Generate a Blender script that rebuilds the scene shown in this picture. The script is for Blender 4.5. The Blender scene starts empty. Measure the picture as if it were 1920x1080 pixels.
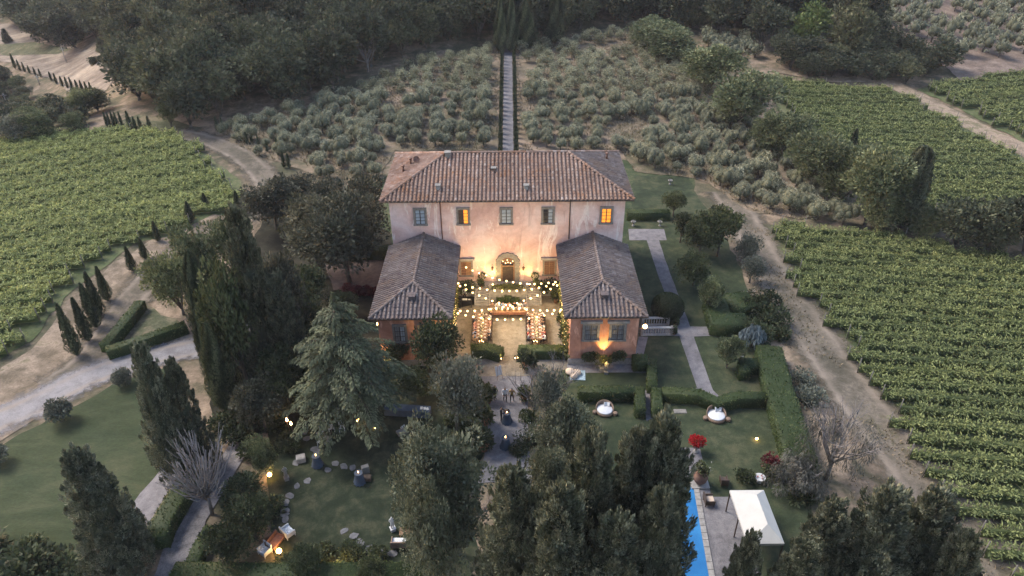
import bpy, math, random
import numpy as np
from mathutils import Vector, Matrix
from mathutils.geometry import delaunay_2d_cdt

R = math.radians
rnd = random.Random(7)
rng = np.random.default_rng(7)
scene = bpy.context.scene
COL = scene.collection

# ------------------------------------------------------------------ camera, sky, sun, exposure
CAM_H, PITCH, ROLL, FPX = 45.0, R(32.5), R(0.45), 1350.0
FWD = np.array([0, math.cos(PITCH), -math.sin(PITCH)])
_r = np.array([1.0, 0, 0]); _u = np.array([0, math.sin(PITCH), math.cos(PITCH)])
RIGHT = _r * math.cos(ROLL) - _u * math.sin(ROLL)
UP = _u * math.cos(ROLL) + _r * math.sin(ROLL)
cam_data = bpy.data.cameras.new('camera')
cam_data.sensor_width = 36.0
cam_data.lens = FPX / 1920 * 36.0
cam_data.clip_start = 0.5
cam_data.clip_end = 3000
cam = bpy.data.objects.new('camera', cam_data)
COL.objects.link(cam)
cam.matrix_world = Matrix(((RIGHT[0], UP[0], -FWD[0], 0), (RIGHT[1], UP[1], -FWD[1], 0),
                           (RIGHT[2], UP[2], -FWD[2], CAM_H), (0, 0, 0, 1)))
scene.camera = cam

HAZE = 0.00014
SUN_EL, SUN_AZ = R(9), R(-62)          # low glow over the left shoulder of the hill (azimuth from +Y, clockwise)
world = bpy.data.worlds.new('World')
scene.world = world
world.use_nodes = True
wn = world.node_tree
sky = wn.nodes.new('ShaderNodeTexSky')
sky.sky_type = 'NISHITA'
sky.sun_disc = False
sky.sun_elevation = SUN_EL
sky.sun_rotation = SUN_AZ
sky.air_density = 1.2
sky.dust_density = 1.5
sky.ozone_density = 1.5
bg = wn.nodes['Background']
bg.inputs['Strength'].default_value = 0.10
tint = wn.nodes.new('ShaderNodeMix'); tint.data_type = 'RGBA'; tint.blend_type = 'MULTIPLY'; tint.inputs[0].default_value = 1
tint.inputs[7].default_value = (1.05, .955, 1.07, 1)      # the faint lilac of the dusk sky
wn.links.new(sky.outputs['Color'], tint.inputs[6]); wn.links.new(tint.outputs[2], bg.inputs['Color'])
sd = bpy.data.lights.new('sun', 'SUN')
sd.energy = 0.95
sd.angle = R(25)
sd.color = (1.0, 0.93, 0.82)
sun = bpy.data.objects.new('sun', sd)
COL.objects.link(sun)
_sv = Vector((math.sin(SUN_AZ) * math.cos(R(50)), math.cos(SUN_AZ) * math.cos(R(50)), math.sin(R(50))))
sun.rotation_euler = (-_sv).to_track_quat('-Z', 'Y').to_euler()
scene.view_settings.view_transform = 'Standard'
scene.view_settings.look = 'None'
scene.view_settings.gamma = 1
scene.view_settings.use_curve_mapping = False
scene.view_settings.exposure = 2.52
scene.cycles.use_denoising = True
scene.cycles.max_bounces = 5
scene.cycles.diffuse_bounces = 2
scene.cycles.glossy_bounces = 2
scene.cycles.transmission_bounces = 3
scene.cycles.transparent_max_bounces = 4
scene.cycles.sample_clamp_indirect = 4
scene.cycles.caustics_reflective = False
scene.cycles.caustics_refractive = False

# ------------------------------------------------------------------ terrain height and the photograph's rays
def sst(a, b, t):
    t = np.clip((np.asarray(t, float) - a) / (b - a), 0, 1)
    return t * t * (3 - 2 * t)
def softp(t, k=8.0):
    return k * np.log1p(np.exp(np.clip(np.asarray(t, float) / k, -40, 40)))
def hz(x, y):
    x = np.asarray(x, float); y = 430 - softp(430 - np.asarray(y, float), 10)
    z = 0.075 * (softp(y - 104) - softp(-4.0)) * sst(86, 100, y)
    z = z + 24 * np.exp(-(((x + 45) / 75) ** 2 + ((y - 245) / 48) ** 2)) * sst(150, 190, y)
    z = z + 0.17 * softp(y - 178, 10) * sst(60, 110, x)
    z = z - 22 * sst(-58, -140, x) * sst(112, 165, y)
    z = z + 0.16 * softp(y - 260, 14)
    z = z + 0.5 * np.sin(x * .045 + 1) * np.cos(y * .05) * sst(100, 140, y)
    z = z - 0.05 * softp(-x - 62, 6) * sst(40, 60, y)
    return z
def ray(px, py):
    d = FWD * FPX + RIGHT * (px - 960) - UP * (py - 540)
    return d / math.hypot(d[0], d[1])
_T = np.arange(12, 700, 1.0)
def at(px, py, z=None):
    """the ground (or the level z) under a point of the photograph"""
    d = ray(px, py)
    if z is not None:
        t = (z - CAM_H) / d[2]
        return float(d[0] * t), float(d[1] * t), float(z)
    h = CAM_H + d[2] * _T - hz(d[0] * _T, d[1] * _T)
    i = int(np.argmax(h < 0)) if (h < 0).any() else len(_T) - 1
    t = _T[i] if i == 0 else _T[i - 1] + (h[i - 1] / max(1e-6, h[i - 1] - h[i]))
    x, y = d[0] * t, d[1] * t
    return float(x), float(y), float(hz(x, y))
def proj(x, y, z):
    p = np.stack([np.asarray(x, float), np.asarray(y, float), np.asarray(z, float) - CAM_H], -1)
    w = p @ FWD
    return 960 + FPX * (p @ RIGHT) / w, 540 - FPX * (p @ UP) / w
def rise(px, py, dist):
    """height above datum seen at this point of the photograph at horizontal distance dist"""
    return CAM_H + ray(px, py)[2] * dist
def inside(poly, x, y):
    x = np.asarray(x, float); y = np.asarray(y, float)
    c = np.zeros(x.shape, bool)
    n = len(poly)
    for i in range(n):
        x1, y1 = poly[i][:2]; x2, y2 = poly[(i + 1) % n][:2]
        if y1 == y2: continue
        k = ((y1 > y) != (y2 > y)) & (x < (x2 - x1) * (y - y1) / (y2 - y1) + x1)
        c ^= k
    return c

# ------------------------------------------------------------------ scene graph helpers
def tag(o, label=None, cat=None, group=None, kind=None):
    if label: o['label'] = label
    if cat: o['category'] = cat
    if group: o['group'] = group
    if kind: o['kind'] = kind
    return o
def empty(name, loc=(0, 0, 0), rz=0.0, label=None, cat=None, group=None, scale=None, parent=None):
    o = bpy.data.objects.new(name, None)
    o.empty_display_size = .3
    COL.objects.link(o)
    o.location = loc; o.rotation_euler = (0, 0, rz)
    if scale: o.scale = scale
    o.parent = parent
    return tag(o, label, cat, group)
def put(name, mesh, loc=(0, 0, 0), rz=0.0, parent=None, scale=None, label=None, cat=None, group=None, kind=None):
    o = bpy.data.objects.new(name, mesh)
    COL.objects.link(o)
    o.location = loc; o.rotation_euler = (0, 0, rz)
    if scale: o.scale = scale
    o.parent = parent
    return tag(o, label, cat, group, kind)
class MB:
    """collects boxes, tubes, lathes and sheets; mesh() makes ONE mesh"""
    def __init__(s): s.v = []; s.f = []; s.m = []; s.sm = []
    def add(s, vs, fs, m=0, smooth=False):
        o = len(s.v); s.v += [tuple(map(float, p)) for p in vs]
        s.f += [tuple(i + o for i in f) for f in fs]; s.m += [m] * len(fs); s.sm += [smooth] * len(fs)
        return s
    def box(s, x0, x1, y0, y1, z0, z1, m=0):
        vs = [(x, y, z) for z in (z0, z1) for y in (y0, y1) for x in (x0, x1)]
        return s.add(vs, [(0, 2, 3, 1), (4, 5, 7, 6), (0, 1, 5, 4), (2, 6, 7, 3), (0, 4, 6, 2), (1, 3, 7, 5)], m)
    def tube(s, pts, rad, n=6, m=0, cap=True, smooth=True):
        pts = [Vector(p) for p in pts]
        if not hasattr(rad, '__len__'): rad = [rad] * len(pts)
        vs = []; a = None
        for i, p in enumerate(pts):
            d = (pts[min(i + 1, len(pts) - 1)] - pts[max(i - 1, 0)]).normalized()
            if a is None: a = d.orthogonal().normalized()
            else:
                a = (a - d * a.dot(d))
                a = a.normalized() if a.length > 1e-6 else d.orthogonal().normalized()
            b = d.cross(a)
            for k in range(n):
                t = 2 * math.pi * k / n
                vs.append(p + (a * math.cos(t) + b * math.sin(t)) * rad[i])
        fs = [(i * n + k, i * n + (k + 1) % n, (i + 1) * n + (k + 1) % n, (i + 1) * n + k)
              for i in range(len(pts) - 1) for k in range(n)]
        if cap: fs += [tuple(range(n))[::-1], tuple((len(pts) - 1) * n + k for k in range(n))]
        return s.add(vs, fs, m, smooth)
    def lathe(s, prof, n=12, c=(0, 0, 0), m=0, smooth=True, sx=1, sy=1):
        vs = [(c[0] + sx * r * math.cos(2 * math.pi * k / n), c[1] + sy * r * math.sin(2 * math.pi * k / n), c[2] + z)
              for r, z in prof for k in range(n)]
        fs = [(i * n + k, i * n + (k + 1) % n, (i + 1) * n + (k + 1) % n, (i + 1) * n + k)
              for i in range(len(prof) - 1) for k in range(n)]
        if prof[0][0] > 1e-4: fs.append(tuple(range(n))[::-1])
        if prof[-1][0] > 1e-4: fs.append(tuple((len(prof) - 1) * n + k for k in range(n)))
        return s.add(vs, fs, m, smooth)
    def ball(s, c, r, n=8, m=0, sz=1.0):
        k = n // 2 + 1
        return s.lathe([(max(r * math.sin(math.pi * i / k), 1e-5), -r * sz * math.cos(math.pi * i / k)) for i in range(k + 1)], n, c, m)
    def quad(s, a, b, c, d, m=0): return s.add([a, b, c, d], [(0, 1, 2, 3)], m)
    def mesh(s, name, *mats):
        me = bpy.data.meshes.new(name)
        me.from_pydata(s.v, [], s.f)
        for q in mats: me.materials.append(q)
        me.polygons.foreach_set('material_index', s.m)
        me.polygons.foreach_set('use_smooth', s.sm)
        me.update()
        return me

# ------------------------------------------------------------------ materials
def _nodes(name):
    m = bpy.data.materials.new(name); m.use_nodes = True
    nt = m.node_tree
    return m, nt, nt.nodes['Principled BSDF']
def _noise(nt, scale, detail=4, vec=None, rough=.55, dist=0):
    n = nt.nodes.new('ShaderNodeTexNoise')
    n.inputs['Scale'].default_value = scale; n.inputs['Detail'].default_value = detail
    n.inputs['Roughness'].default_value = rough; n.inputs['Distortion'].default_value = dist
    if vec is not None: nt.links.new(vec, n.inputs['Vector'])
    return n.outputs['Fac']
def _ramp(nt, fac, stops):
    r = nt.nodes.new('ShaderNodeValToRGB')
    e = r.color_ramp.elements
    while len(e) < len(stops): e.new(.5)
    for i, (p, c) in enumerate(stops):
        e[i].position = p; e[i].color = (c[0], c[1], c[2], 1) if hasattr(c, '__len__') else (c, c, c, 1)
    nt.links.new(fac, r.inputs['Fac'])
    return r.outputs['Color']
def _mix(nt, fac, a, b, mode='MIX'):
    n = nt.nodes.new('ShaderNodeMix'); n.data_type = 'RGBA'; n.blend_type = mode
    for i, v in ((0, fac), (6, a), (7, b)):
        sock = n.inputs[i]
        if hasattr(v, 'is_linked'): nt.links.new(v, sock)
        elif hasattr(v, '__len__'): sock.default_value = (v[0], v[1], v[2], 1)
        else: sock.default_value = v if i == 0 else (v, v, v, 1)
    return n.outputs[2]
def _pos(nt, scale=(1, 1, 1), rot=(0, 0, 0), kind='Position'):
    if kind == 'Position': o = nt.nodes.new('ShaderNodeNewGeometry').outputs['Position']
    else: o = nt.nodes.new('ShaderNodeTexCoord').outputs[kind]
    mp = nt.nodes.new('ShaderNodeMapping'); nt.links.new(o, mp.inputs['Vector'])
    mp.inputs['Scale'].default_value = scale; mp.inputs['Rotation'].default_value = rot
    return mp.outputs['Vector']
def _bump(nt, fac, b, strength=.4, dist=.05):
    n = nt.nodes.new('ShaderNodeBump'); n.inputs['Strength'].default_value = strength
    n.inputs['Distance'].default_value = dist
    nt.links.new(fac, n.inputs['Height']); nt.links.new(n.outputs['Normal'], b.inputs['Normal'])
def ordinal(n):
    w = ['', 'first', 'second', 'third', 'fourth', 'fifth', 'sixth', 'seventh', 'eighth', 'ninth', 'tenth', 'eleventh', 'twelfth']
    return w[n] if n < 13 else '%d%s' % (n, {1: 'st', 2: 'nd', 3: 'rd'}.get(n % 10 if n % 100 not in (11, 12, 13) else 0, 'th'))
def plain(name, col, rough=.7, metal=0.0, var=.25, scale=3.0, bump=.2, spec=None):
    m, nt, b = _nodes(name)
    f = _noise(nt, scale, 5, _pos(nt, kind='Object'))
    dark = tuple(c * (1 - var) for c in col); lite = tuple(min(1, c * (1 + var)) for c in col)
    nt.links.new(_ramp(nt, f, [(.3, dark), (.7, lite)]), b.inputs['Base Color'])
    b.inputs['Roughness'].default_value = rough; b.inputs['Metallic'].default_value = metal
    if spec is not None: b.inputs['Specular IOR Level'].default_value = spec
    if bump: _bump(nt, f, b, bump, .02)
    return m
def ground_mat(name, stops, big=.06, mid=.5, fine=4.0, stretch=(1, 1, 1), rot=(0, 0, 0), bump=.5, rough=.95, speck=.35, extra=None):
    m, nt, b = _nodes(name)
    v = _pos(nt, stretch, rot)
    f1 = _noise(nt, big, 4, v, .6, .4); f2 = _noise(nt, mid, 6, v, .65, .3); f3 = _noise(nt, fine, 5, v, .7)
    mm = nt.nodes.new('ShaderNodeMath'); mm.operation = 'MULTIPLY_ADD'; nt.links.new(f2, mm.inputs[0]); mm.inputs[1].default_value = .55
    m2 = nt.nodes.new('ShaderNodeMath'); m2.operation = 'MULTIPLY'; nt.links.new(f1, m2.inputs[0]); m2.inputs[1].default_value = .45
    nt.links.new(m2.outputs[0], mm.inputs[2])
    mr = nt.nodes.new('ShaderNodeMapRange'); nt.links.new(mm.outputs[0], mr.inputs[0])
    mr.inputs[1].default_value = .32; mr.inputs[2].default_value = .68; mr.inputs[3].default_value = .1; mr.inputs[4].default_value = .9
    c = _ramp(nt, mr.outputs[0], stops)
    g = _ramp(nt, f3, [(.25, 1 - speck), (.75, 1 + speck)])
    c = _mix(nt, 1.0, c, g, 'MULTIPLY')
    if extra: c = extra(nt, c, v)
    nt.links.new(c, b.inputs['Base Color'])
    b.inputs['Roughness'].default_value = rough
    b.inputs['Specular IOR Level'].default_value = .15
    _bump(nt, f3, b, bump, .06)
    return m
def leafy(name, dark, mid, lite, trans=.22, treevar=.25, rough=.65):
    """leaf colour varies from leaf to leaf, clump to clump and tree to tree"""
    m, nt, b = _nodes(name)
    a = nt.nodes.new('ShaderNodeAttribute'); a.attribute_name = 'v'
    c = _ramp(nt, a.outputs['Fac'], [(.1, dark), (.5, mid), (.92, lite)])
    oi = nt.nodes.new('ShaderNodeObjectInfo')
    g = _ramp(nt, oi.outputs['Random'], [(0, (1 - treevar, 1 - treevar, 1 - treevar)), (.55, (1, 1, 1)), (1, (1 + treevar, 1 + treevar * .7, 1 + treevar * .3))])
    c = _mix(nt, 1.0, c, g, 'MULTIPLY')
    nt.links.new(c, b.inputs['Base Color'])
    b.inputs['Roughness'].default_value = rough
    b.inputs['Specular IOR Level'].default_value = .25
    t = nt.nodes.new('ShaderNodeBsdfTranslucent'); nt.links.new(c, t.inputs['Color'])
    ms = nt.nodes.new('ShaderNodeMixShader'); ms.inputs[0].default_value = trans
    out = nt.nodes['Material Output']
    nt.links.new(b.outputs[0], ms.inputs[1]); nt.links.new(t.outputs[0], ms.inputs[2]); nt.links.new(ms.outputs[0], out.inputs['Surface'])
    return m
def glow(name, col, strength):
    m, nt, b = _nodes(name)
    b.inputs['Base Color'].default_value = (*col, 1)
    b.inputs['Emission Color'].default_value = (*col, 1)
    b.inputs['Emission Strength'].default_value = strength
    return m

M = {}
M['terrain'] = ground_mat('dry_hill_ground', [(.30, (.065, .065, .040)), (.45, (.11, .094, .062)), (.58, (.185, .140, .102)), (.72, (.27, .205, .15))], .05, .35, 3.0)
M['vine_soil'] = ground_mat('vineyard_soil', [(.3, (.060, .076, .034)), (.5, (.092, .108, .050)), (.75, (.13, .128, .070))], .06, .6, 3)
M['lawn'] = ground_mat('mown_lawn', [(.32, (.032, .046, .024)), (.5, (.048, .064, .032)), (.68, (.085, .088, .048))], .09, .9, 9, bump=.3, speck=.3)
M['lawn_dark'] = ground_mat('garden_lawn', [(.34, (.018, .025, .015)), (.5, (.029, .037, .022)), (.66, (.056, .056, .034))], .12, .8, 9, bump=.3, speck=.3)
M['lawn_mown'] = ground_mat('lower_lawn', [(.3, (.032, .044, .022)), (.55, (.046, .058, .030)), (.85, (.078, .082, .046))], .05, .5, 7, stretch=(.55, 1.25, 1), rot=(0, 0, R(-28)), bump=.3, speck=.25)
M['gravel'] = ground_mat('drive_gravel', [(.3, (.145, .135, .14)), (.5, (.19, .178, .185)), (.7, (.235, .22, .225))], .15, 1.5, 14, bump=.5, speck=.28)
M['court'] = ground_mat('courtyard_gravel', [(.3, (.15, .125, .10)), (.5, (.20, .17, .135)), (.72, (.25, .215, .175))], .25, 1.5, 12, bump=.6, speck=.3)
M['path'] = ground_mat('path_gravel', [(.3, (.125, .118, .125)), (.5, (.165, .155, .165)), (.7, (.21, .198, .205))], .2, 1.4, 14, bump=.6, speck=.35)
M['lane'] = ground_mat('cobbled_lane', [(.3, (.10, .095, .10)), (.5, (.15, .14, .145)), (.7, (.20, .185, .19))], .2, 1.4, 9, bump=.7, speck=.4)
M['straw'] = ground_mat('dry_straw', [(.3, (.12, .095, .066)), (.48, (.20, .155, .115)), (.62, (.28, .215, .16)), (.75, (.15, .13, .08))], .08, .5, 5)
M['field'] = ground_mat('pale_stubble', [(.3, (.13, .105, .088)), (.5, (.20, .165, .135)), (.75, (.30, .25, .20))], .06, .22, 1.5, stretch=(.6, 1.5, 1))
M['lawn_side'] = ground_mat('side_lawn_grass', [(.3, (.026, .036, .020)), (.5, (.040, .051, .028)), (.72, (.072, .074, .042))], .14, .8, 9, bump=.3, speck=.3)
M['grove'] = ground_mat('dry_grove_floor', [(.25, (.085, .080, .050)), (.5, (.17, .135, .095)), (.75, (.27, .205, .155))], .07, .4, 4)
M['pink'] = ground_mat('pink_dry_hillside', [(.3, (.11, .085, .07)), (.5, (.175, .13, .108)), (.7, (.24, .185, .15))], .06, .4, 3)
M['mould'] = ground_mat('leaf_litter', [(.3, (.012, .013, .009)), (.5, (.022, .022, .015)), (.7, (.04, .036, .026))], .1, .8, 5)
M['scrub'] = ground_mat('rough_grass', [(.3, (.05, .058, .032)), (.5, (.08, .085, .05)), (.7, (.16, .135, .09))], .08, .6, 4)
def _ruts(nt, c, v):
    uv = nt.nodes.new('ShaderNodeTexCoord').outputs['UV']
    sx = nt.nodes.new('ShaderNodeSeparateXYZ'); nt.links.new(uv, sx.inputs[0])
    n = _noise(nt, .5, 4, v, .6)
    ad = nt.nodes.new('ShaderNodeMath'); ad.operation = 'MULTIPLY_ADD'; nt.links.new(n, ad.inputs[0]); ad.inputs[1].default_value = .12
    nt.links.new(sx.outputs[0], ad.inputs[2])
    r = _ramp(nt, ad.outputs[0], [(.0, 0), (.26, .10), (.33, 1), (.40, .15), (.56, 0), (.68, .15), (.76, 1), (.84, .1), (1, 0)])
    k = _noise(nt, .25, 4, v); kk = _ramp(nt, k, [(.35, .15), (.65, .95)])
    f = _mix(nt, 1.0, r, kk, 'MULTIPLY')
    return _mix(nt, f, c, (.27, .22, .18))
M['track'] = ground_mat('dirt_track', [(.3, (.075, .067, .050)), (.48, (.112, .096, .075)), (.62, (.155, .130, .104)), (.75, (.105, .092, .064))], .1, .8, 5, extra=_ruts)
def soft_edge(m):
    """the track thins out into the grass at both sides"""
    nt = m.node_tree; b = nt.nodes['Principled BSDF']
    sx = nt.nodes.new('ShaderNodeSeparateXYZ'); nt.links.new(nt.nodes.new('ShaderNodeTexCoord').outputs['UV'], sx.inputs[0])
    n = _noise(nt, .9, 5, _pos(nt), .7)
    ad = nt.nodes.new('ShaderNodeMath'); ad.operation = 'MULTIPLY_ADD'; nt.links.new(n, ad.inputs[0]); ad.inputs[1].default_value = .5; ad.inputs[2].default_value = -.25
    su = nt.nodes.new('ShaderNodeMath'); su.operation = 'ADD'; nt.links.new(sx.outputs[0], su.inputs[0]); nt.links.new(ad.outputs[0], su.inputs[1])
    nt.links.new(_ramp(nt, su.outputs[0], [(.06, 0), (.26, 1), (.74, 1), (.94, 0)]), b.inputs['Alpha'])
soft_edge(M['track'])
M['drive'] = ground_mat('drive_gravel', [(.3, (.155, .143, .148)), (.5, (.20, .188, .193)), (.7, (.25, .235, .24))], .12, .9, 12, bump=.5, speck=.3, extra=_ruts)
soft_edge(M['drive'])

V_OLIVE = leafy('olive_leaves', (.10, .105, .065), (.26, .265, .180), (.48, .485, .36), treevar=.18)
V_FOREST = leafy('oak_wood_leaves', (.032, .041, .026), (.066, .079, .048), (.145, .158, .098), treevar=.35)
V_LIGHT = leafy('pale_broadleaf', (.046, .060, .030), (.115, .138, .070), (.25, .275, .150), treevar=.25)
V_LIME = leafy('lime_green_leaves', (.045, .070, .022), (.095, .135, .045), (.19, .24, .085), treevar=.1)
V_OAK = leafy('holm_oak_leaves', (.034, .040, .027), (.072, .078, .054), (.15, .152, .11), treevar=.25)
V_CYP = leafy('cypress_needles', (.032, .044, .026), (.064, .083, .048), (.135, .155, .092), trans=.1, treevar=.2)
V_CON = leafy('conifer_sprays', (.044, .055, .035), (.120, .135, .090), (.32, .33, .24), trans=.12, treevar=.18)
V_DCON = leafy('dark_conifer_sprays', (.034, .042, .029), (.074, .084, .058), (.17, .178, .125), trans=.1, treevar=.15)
V_FG = leafy('dull_green_leaves', (.048, .060, .038), (.105, .122, .080), (.21, .23, .165), treevar=.12)
V_POP = leafy('poplar_leaves', (.036, .046, .028), (.085, .100, .064), (.17, .19, .13), treevar=.1)
V_GRASS = leafy('grass_blades', (.030, .042, .018), (.055, .068, .032), (.12, .125, .065), treevar=.1)
V_BALL = leafy('topiary_leaves', (.012, .018, .009), (.020, .030, .014), (.036, .050, .024), treevar=.05)
V_CEDAR = leafy('cedar_needles', (.036, .044, .024), (.088, .100, .055), (.185, .20, .112), trans=.12, treevar=.1)
V_BLUE = leafy('blue_cedar_needles', (.08, .11, .12), (.15, .19, .21), (.27, .32, .34), trans=.1, treevar=.1)
V_BUSH = leafy('garden_shrub_leaves', (.026, .036, .018), (.052, .068, .034), (.11, .132, .068), treevar=.35)
V_HEDGE = leafy('box_hedge_leaves', (.030, .046, .016), (.060, .085, .030), (.115, .145, .055), treevar=.12)
V_GREYT = leafy('grey_olive_leaves', (.07, .08, .062), (.13, .14, .11), (.22, .235, .19), treevar=.15)
V_VINE_L = leafy('yellow_green_vine_leaves', (.092, .114, .038), (.215, .250, .090), (.43, .47, .19), trans=.3, treevar=.12)  # brighter, yellower leaf colours than in the right vineyard
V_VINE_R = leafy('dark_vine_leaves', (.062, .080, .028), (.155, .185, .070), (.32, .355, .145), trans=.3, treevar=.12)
V_RED = leafy('red_flowers', (.16, .006, .008), (.38, .012, .018), (.58, .03, .04), treevar=.1)
V_MAROON = leafy('maroon_leaves', (.05, .008, .012), (.11, .018, .028), (.20, .05, .06), treevar=.1)
V_IVY = leafy('ivy_leaves', (.05, .06, .02), (.10, .11, .04), (.18, .18, .07), treevar=.1)
V_FLOWER = leafy('white_flowers', (.45, .42, .38), (.65, .62, .58), (.8, .78, .74), treevar=.1)
V_STRAW = leafy('tall_dry_grass', (.13, .11, .06), (.25, .20, .13), (.38, .31, .22), treevar=.1)
BARK = plain('bark', (.10, .085, .07), .9, scale=2, var=.4)
BARKG = plain('grey_dead_wood', (.17, .155, .155), .85, scale=2, var=.35)
STONE = plain('pale_stone', (.27, .255, .245), .85, scale=2.5, var=.3, bump=.4)
GSTONE = plain('grey_sandstone', (.20, .185, .17), .85, scale=4, var=.25, bump=.4)
TERRA = plain('terracotta', (.30, .13, .08), .8, scale=4, var=.3)
DARKWOOD = plain('dark_wood', (.055, .035, .025), .55, scale=4, var=.4)
WOOD = plain('brown_wood', (.24, .13, .07), .6, scale=4, var=.35)
WICKER = plain('wicker', (.20, .135, .095), .75, scale=14, var=.4)
WHITE = plain('white_cloth', (.58, .58, .60), .85, var=.06)
WHITEP = plain('white_paint', (.50, .50, .51), .5, var=.08)
NAVY = plain('navy_cloth', (.036, .055, .090), .8, var=.25, scale=2)
BLACK = plain('black_metal', (.015, .015, .016), .4, var=.3)
IRON = plain('rusty_iron', (.12, .055, .035), .6, var=.4, scale=8)
FRAMEW = plain('window_wood', (.045, .04, .045), .5, var=.3)
BEIGE = plain('beige_cushion', (.55, .43, .34), .9, var=.1)
FABRIC = plain('awning_fabric', (.46, .45, .43), .85, var=.05, scale=1.5)
RUG = plain('pale_blue_rug', (.24, .32, .38), .95, var=.45, scale=5)
FLAME = glow('candle_flame', (1, .55, .18), 9)
BULB = glow('bulb_glass_lit', (1, .62, .24), 1.3)
LAMPG = glow('lamp_glass_lit', (1, .55, .16), 6)
WINLIT = glow('lit_room', (1, .30, .03), .22)
# ------------------------------------------------------------------ foliage builders (numpy leaf sprays)
def unit(a): return a / np.maximum(np.linalg.norm(a, axis=-1, keepdims=True), 1e-9)
def rdir(*s): return unit(rng.normal(size=(*s, 3)))
class Leaves:
    def __init__(s): s.V = []; s.A = []
    def add(s, P, D, N, L, W, v):
        P = P.reshape(-1, 3); D = unit(D.reshape(-1, 3)); N = N.reshape(-1, 3)
        n = len(P)
        S = unit(np.cross(D, N)); B = unit(np.cross(S, D))
        L = np.broadcast_to(np.asarray(L, float).reshape(-1, 1) if np.ndim(L) else L, (n, 1))
        W = np.broadcast_to(np.asarray(W, float).reshape(-1, 1) if np.ndim(W) else W, (n, 1))
        mid = P + D * L * .45 + B * L * .10
        q = np.stack([P, mid + S * W * .5, P + D * L, mid - S * W * .5], 1)
        s.V.append(q.reshape(-1, 3)); s.A.append(np.repeat(np.clip(np.broadcast_to(v, (n,)), 0, 1), 4))
        return s
    def clumps(s, C, rad, k, size, up=.35, out=1.0, jit=.6, shell=.55, lw=.55, bias=.15, dirv=None):
        """k leaf sprays on each clump: centre C (n,3), radii rad (3,) or (n,3)"""
        C = np.asarray(C, float).reshape(-1, 3); n = len(C)
        rad = np.broadcast_to(np.asarray(rad, float), (n, 3))[:, None, :]
        d = rdir(n, k); d[..., 2] += bias; d = unit(d)
        q = shell + (1 - shell) * rng.random((n, k, 1)) ** .6
        P = C[:, None, :] + d * rad * q
        D = d * out + rdir(n, k) * jit
        D[..., 2] += up
        if dirv is not None: D = D + np.asarray(dirv, float).reshape(-1, 1, 3)
        N = d + rdir(n, k) * .55
        L = size * (.6 + .8 * rng.random((n, k)))
        cv = rng.random((n, 1)) * .55 + rng.random((n, k)) * .45
        s.add(P, D, N, L.ravel(), (L * lw).ravel(), cv.ravel())
        return s
    def mesh(s, name, mat, extra=None):
        V = np.concatenate(s.V); A = np.concatenate(s.A); n = len(V) // 4
        me = bpy.data.meshes.new(name)
        base = 0
        if extra is not None:
            base = len(extra.v)
            V = np.concatenate([np.array(extra.v, float).reshape(-1, 3), V]); A = np.concatenate([np.full(base, .15), A])
        me.vertices.add(len(V)); me.vertices.foreach_set('co', V.astype(np.float32).ravel())
        idx = []; starts = []; k = 0
        if extra is not None:
            for f in extra.f:
                starts.append(k); idx += list(f); k += len(f)
        idx = np.concatenate([np.array(idx, np.int32), np.arange(base, base + 4 * n, dtype=np.int32)])
        starts = np.concatenate([np.array(starts, np.int32), k + 4 * np.arange(n, dtype=np.int32)])
        me.loops.add(len(idx)); me.loops.foreach_set('vertex_index', idx)
        me.polygons.add(len(starts)); me.polygons.foreach_set('loop_start', starts)
        at_ = me.attributes.new('v', 'FLOAT', 'POINT'); at_.data.foreach_set('value', A.astype(np.float32))
        me.materials.append(mat)
        me.update(calc_edges=True); me.validate()
        return me

def limb_mesh(name, trunk_h, r0, tips, mat, lean=0.0, sides=6, n=9, start=.35, curve=.25):
    mb = MB()
    top = (lean * trunk_h, 0, trunk_h)
    mb.tube([(0, 0, -.3), (lean * trunk_h * .4, 0, trunk_h * .5), top], [r0 * 1.25, r0, r0 * .7], 8)
    for t in tips[:n]:
        t = Vector(t); b = Vector(top) * rnd.uniform(start + .35, 1.0)
        m = b.lerp(t, .5) + Vector((rnd.uniform(-1, 1), rnd.uniform(-1, 1), rnd.uniform(0, 1))) * curve
        mb.tube([b, m, t], [r0 * .5, r0 * .3, r0 * .1], 5)
    return mb.mesh(name, mat)

def proto_broad(h, r, n=42, k=80, size=.4, base=.22, flat=1.0, cl=.30, mat=None, trunk_r=.22, lobes=3, name='crown', out=1.0, up=.3):
    """round broad-leaved crown of uneven boughs; returns (trunk mesh, crown mesh, h, r)"""
    z0 = h * base; zc = (z0 + h) / 2; rz = (h - z0) / 2
    lc = [((rnd.uniform(-.35, .35)) * r, rnd.uniform(-.35, .35) * r, zc + rnd.uniform(-.25, .3) * rz) for _ in range(lobes)]
    C = []
    while len(C) < n:
        L = lc[rnd.randrange(lobes)]
        d = Vector((rnd.gauss(0, 1), rnd.gauss(0, 1), rnd.gauss(.25, 1))).normalized()
        q = rnd.uniform(.45, .80)
        p = (L[0] + d.x * r * q * .9, L[1] + d.y * r * q * .9, L[2] + d.z * rz * q * flat * .85)
        if p[2] > z0 * .9: C.append(p)
    C = np.array(C)
    rr = r * cl * (.7 + .6 * rng.random((n, 1))) * np.array([[1, 1, .8]])
    lv = Leaves().clumps(C, rr, k, size, up=up, out=out)
    lv.clumps(np.array([[l[0], l[1], l[2]] for l in lc]), (r * .5, r * .5, rz * .55), int(k * 1.2), size * 1.7, shell=.2)
    return (limb_mesh('trunk', z0 * 1.5, trunk_r, [tuple(c) for c in C], BARK), lv.mesh(name, mat), h, r)

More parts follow.
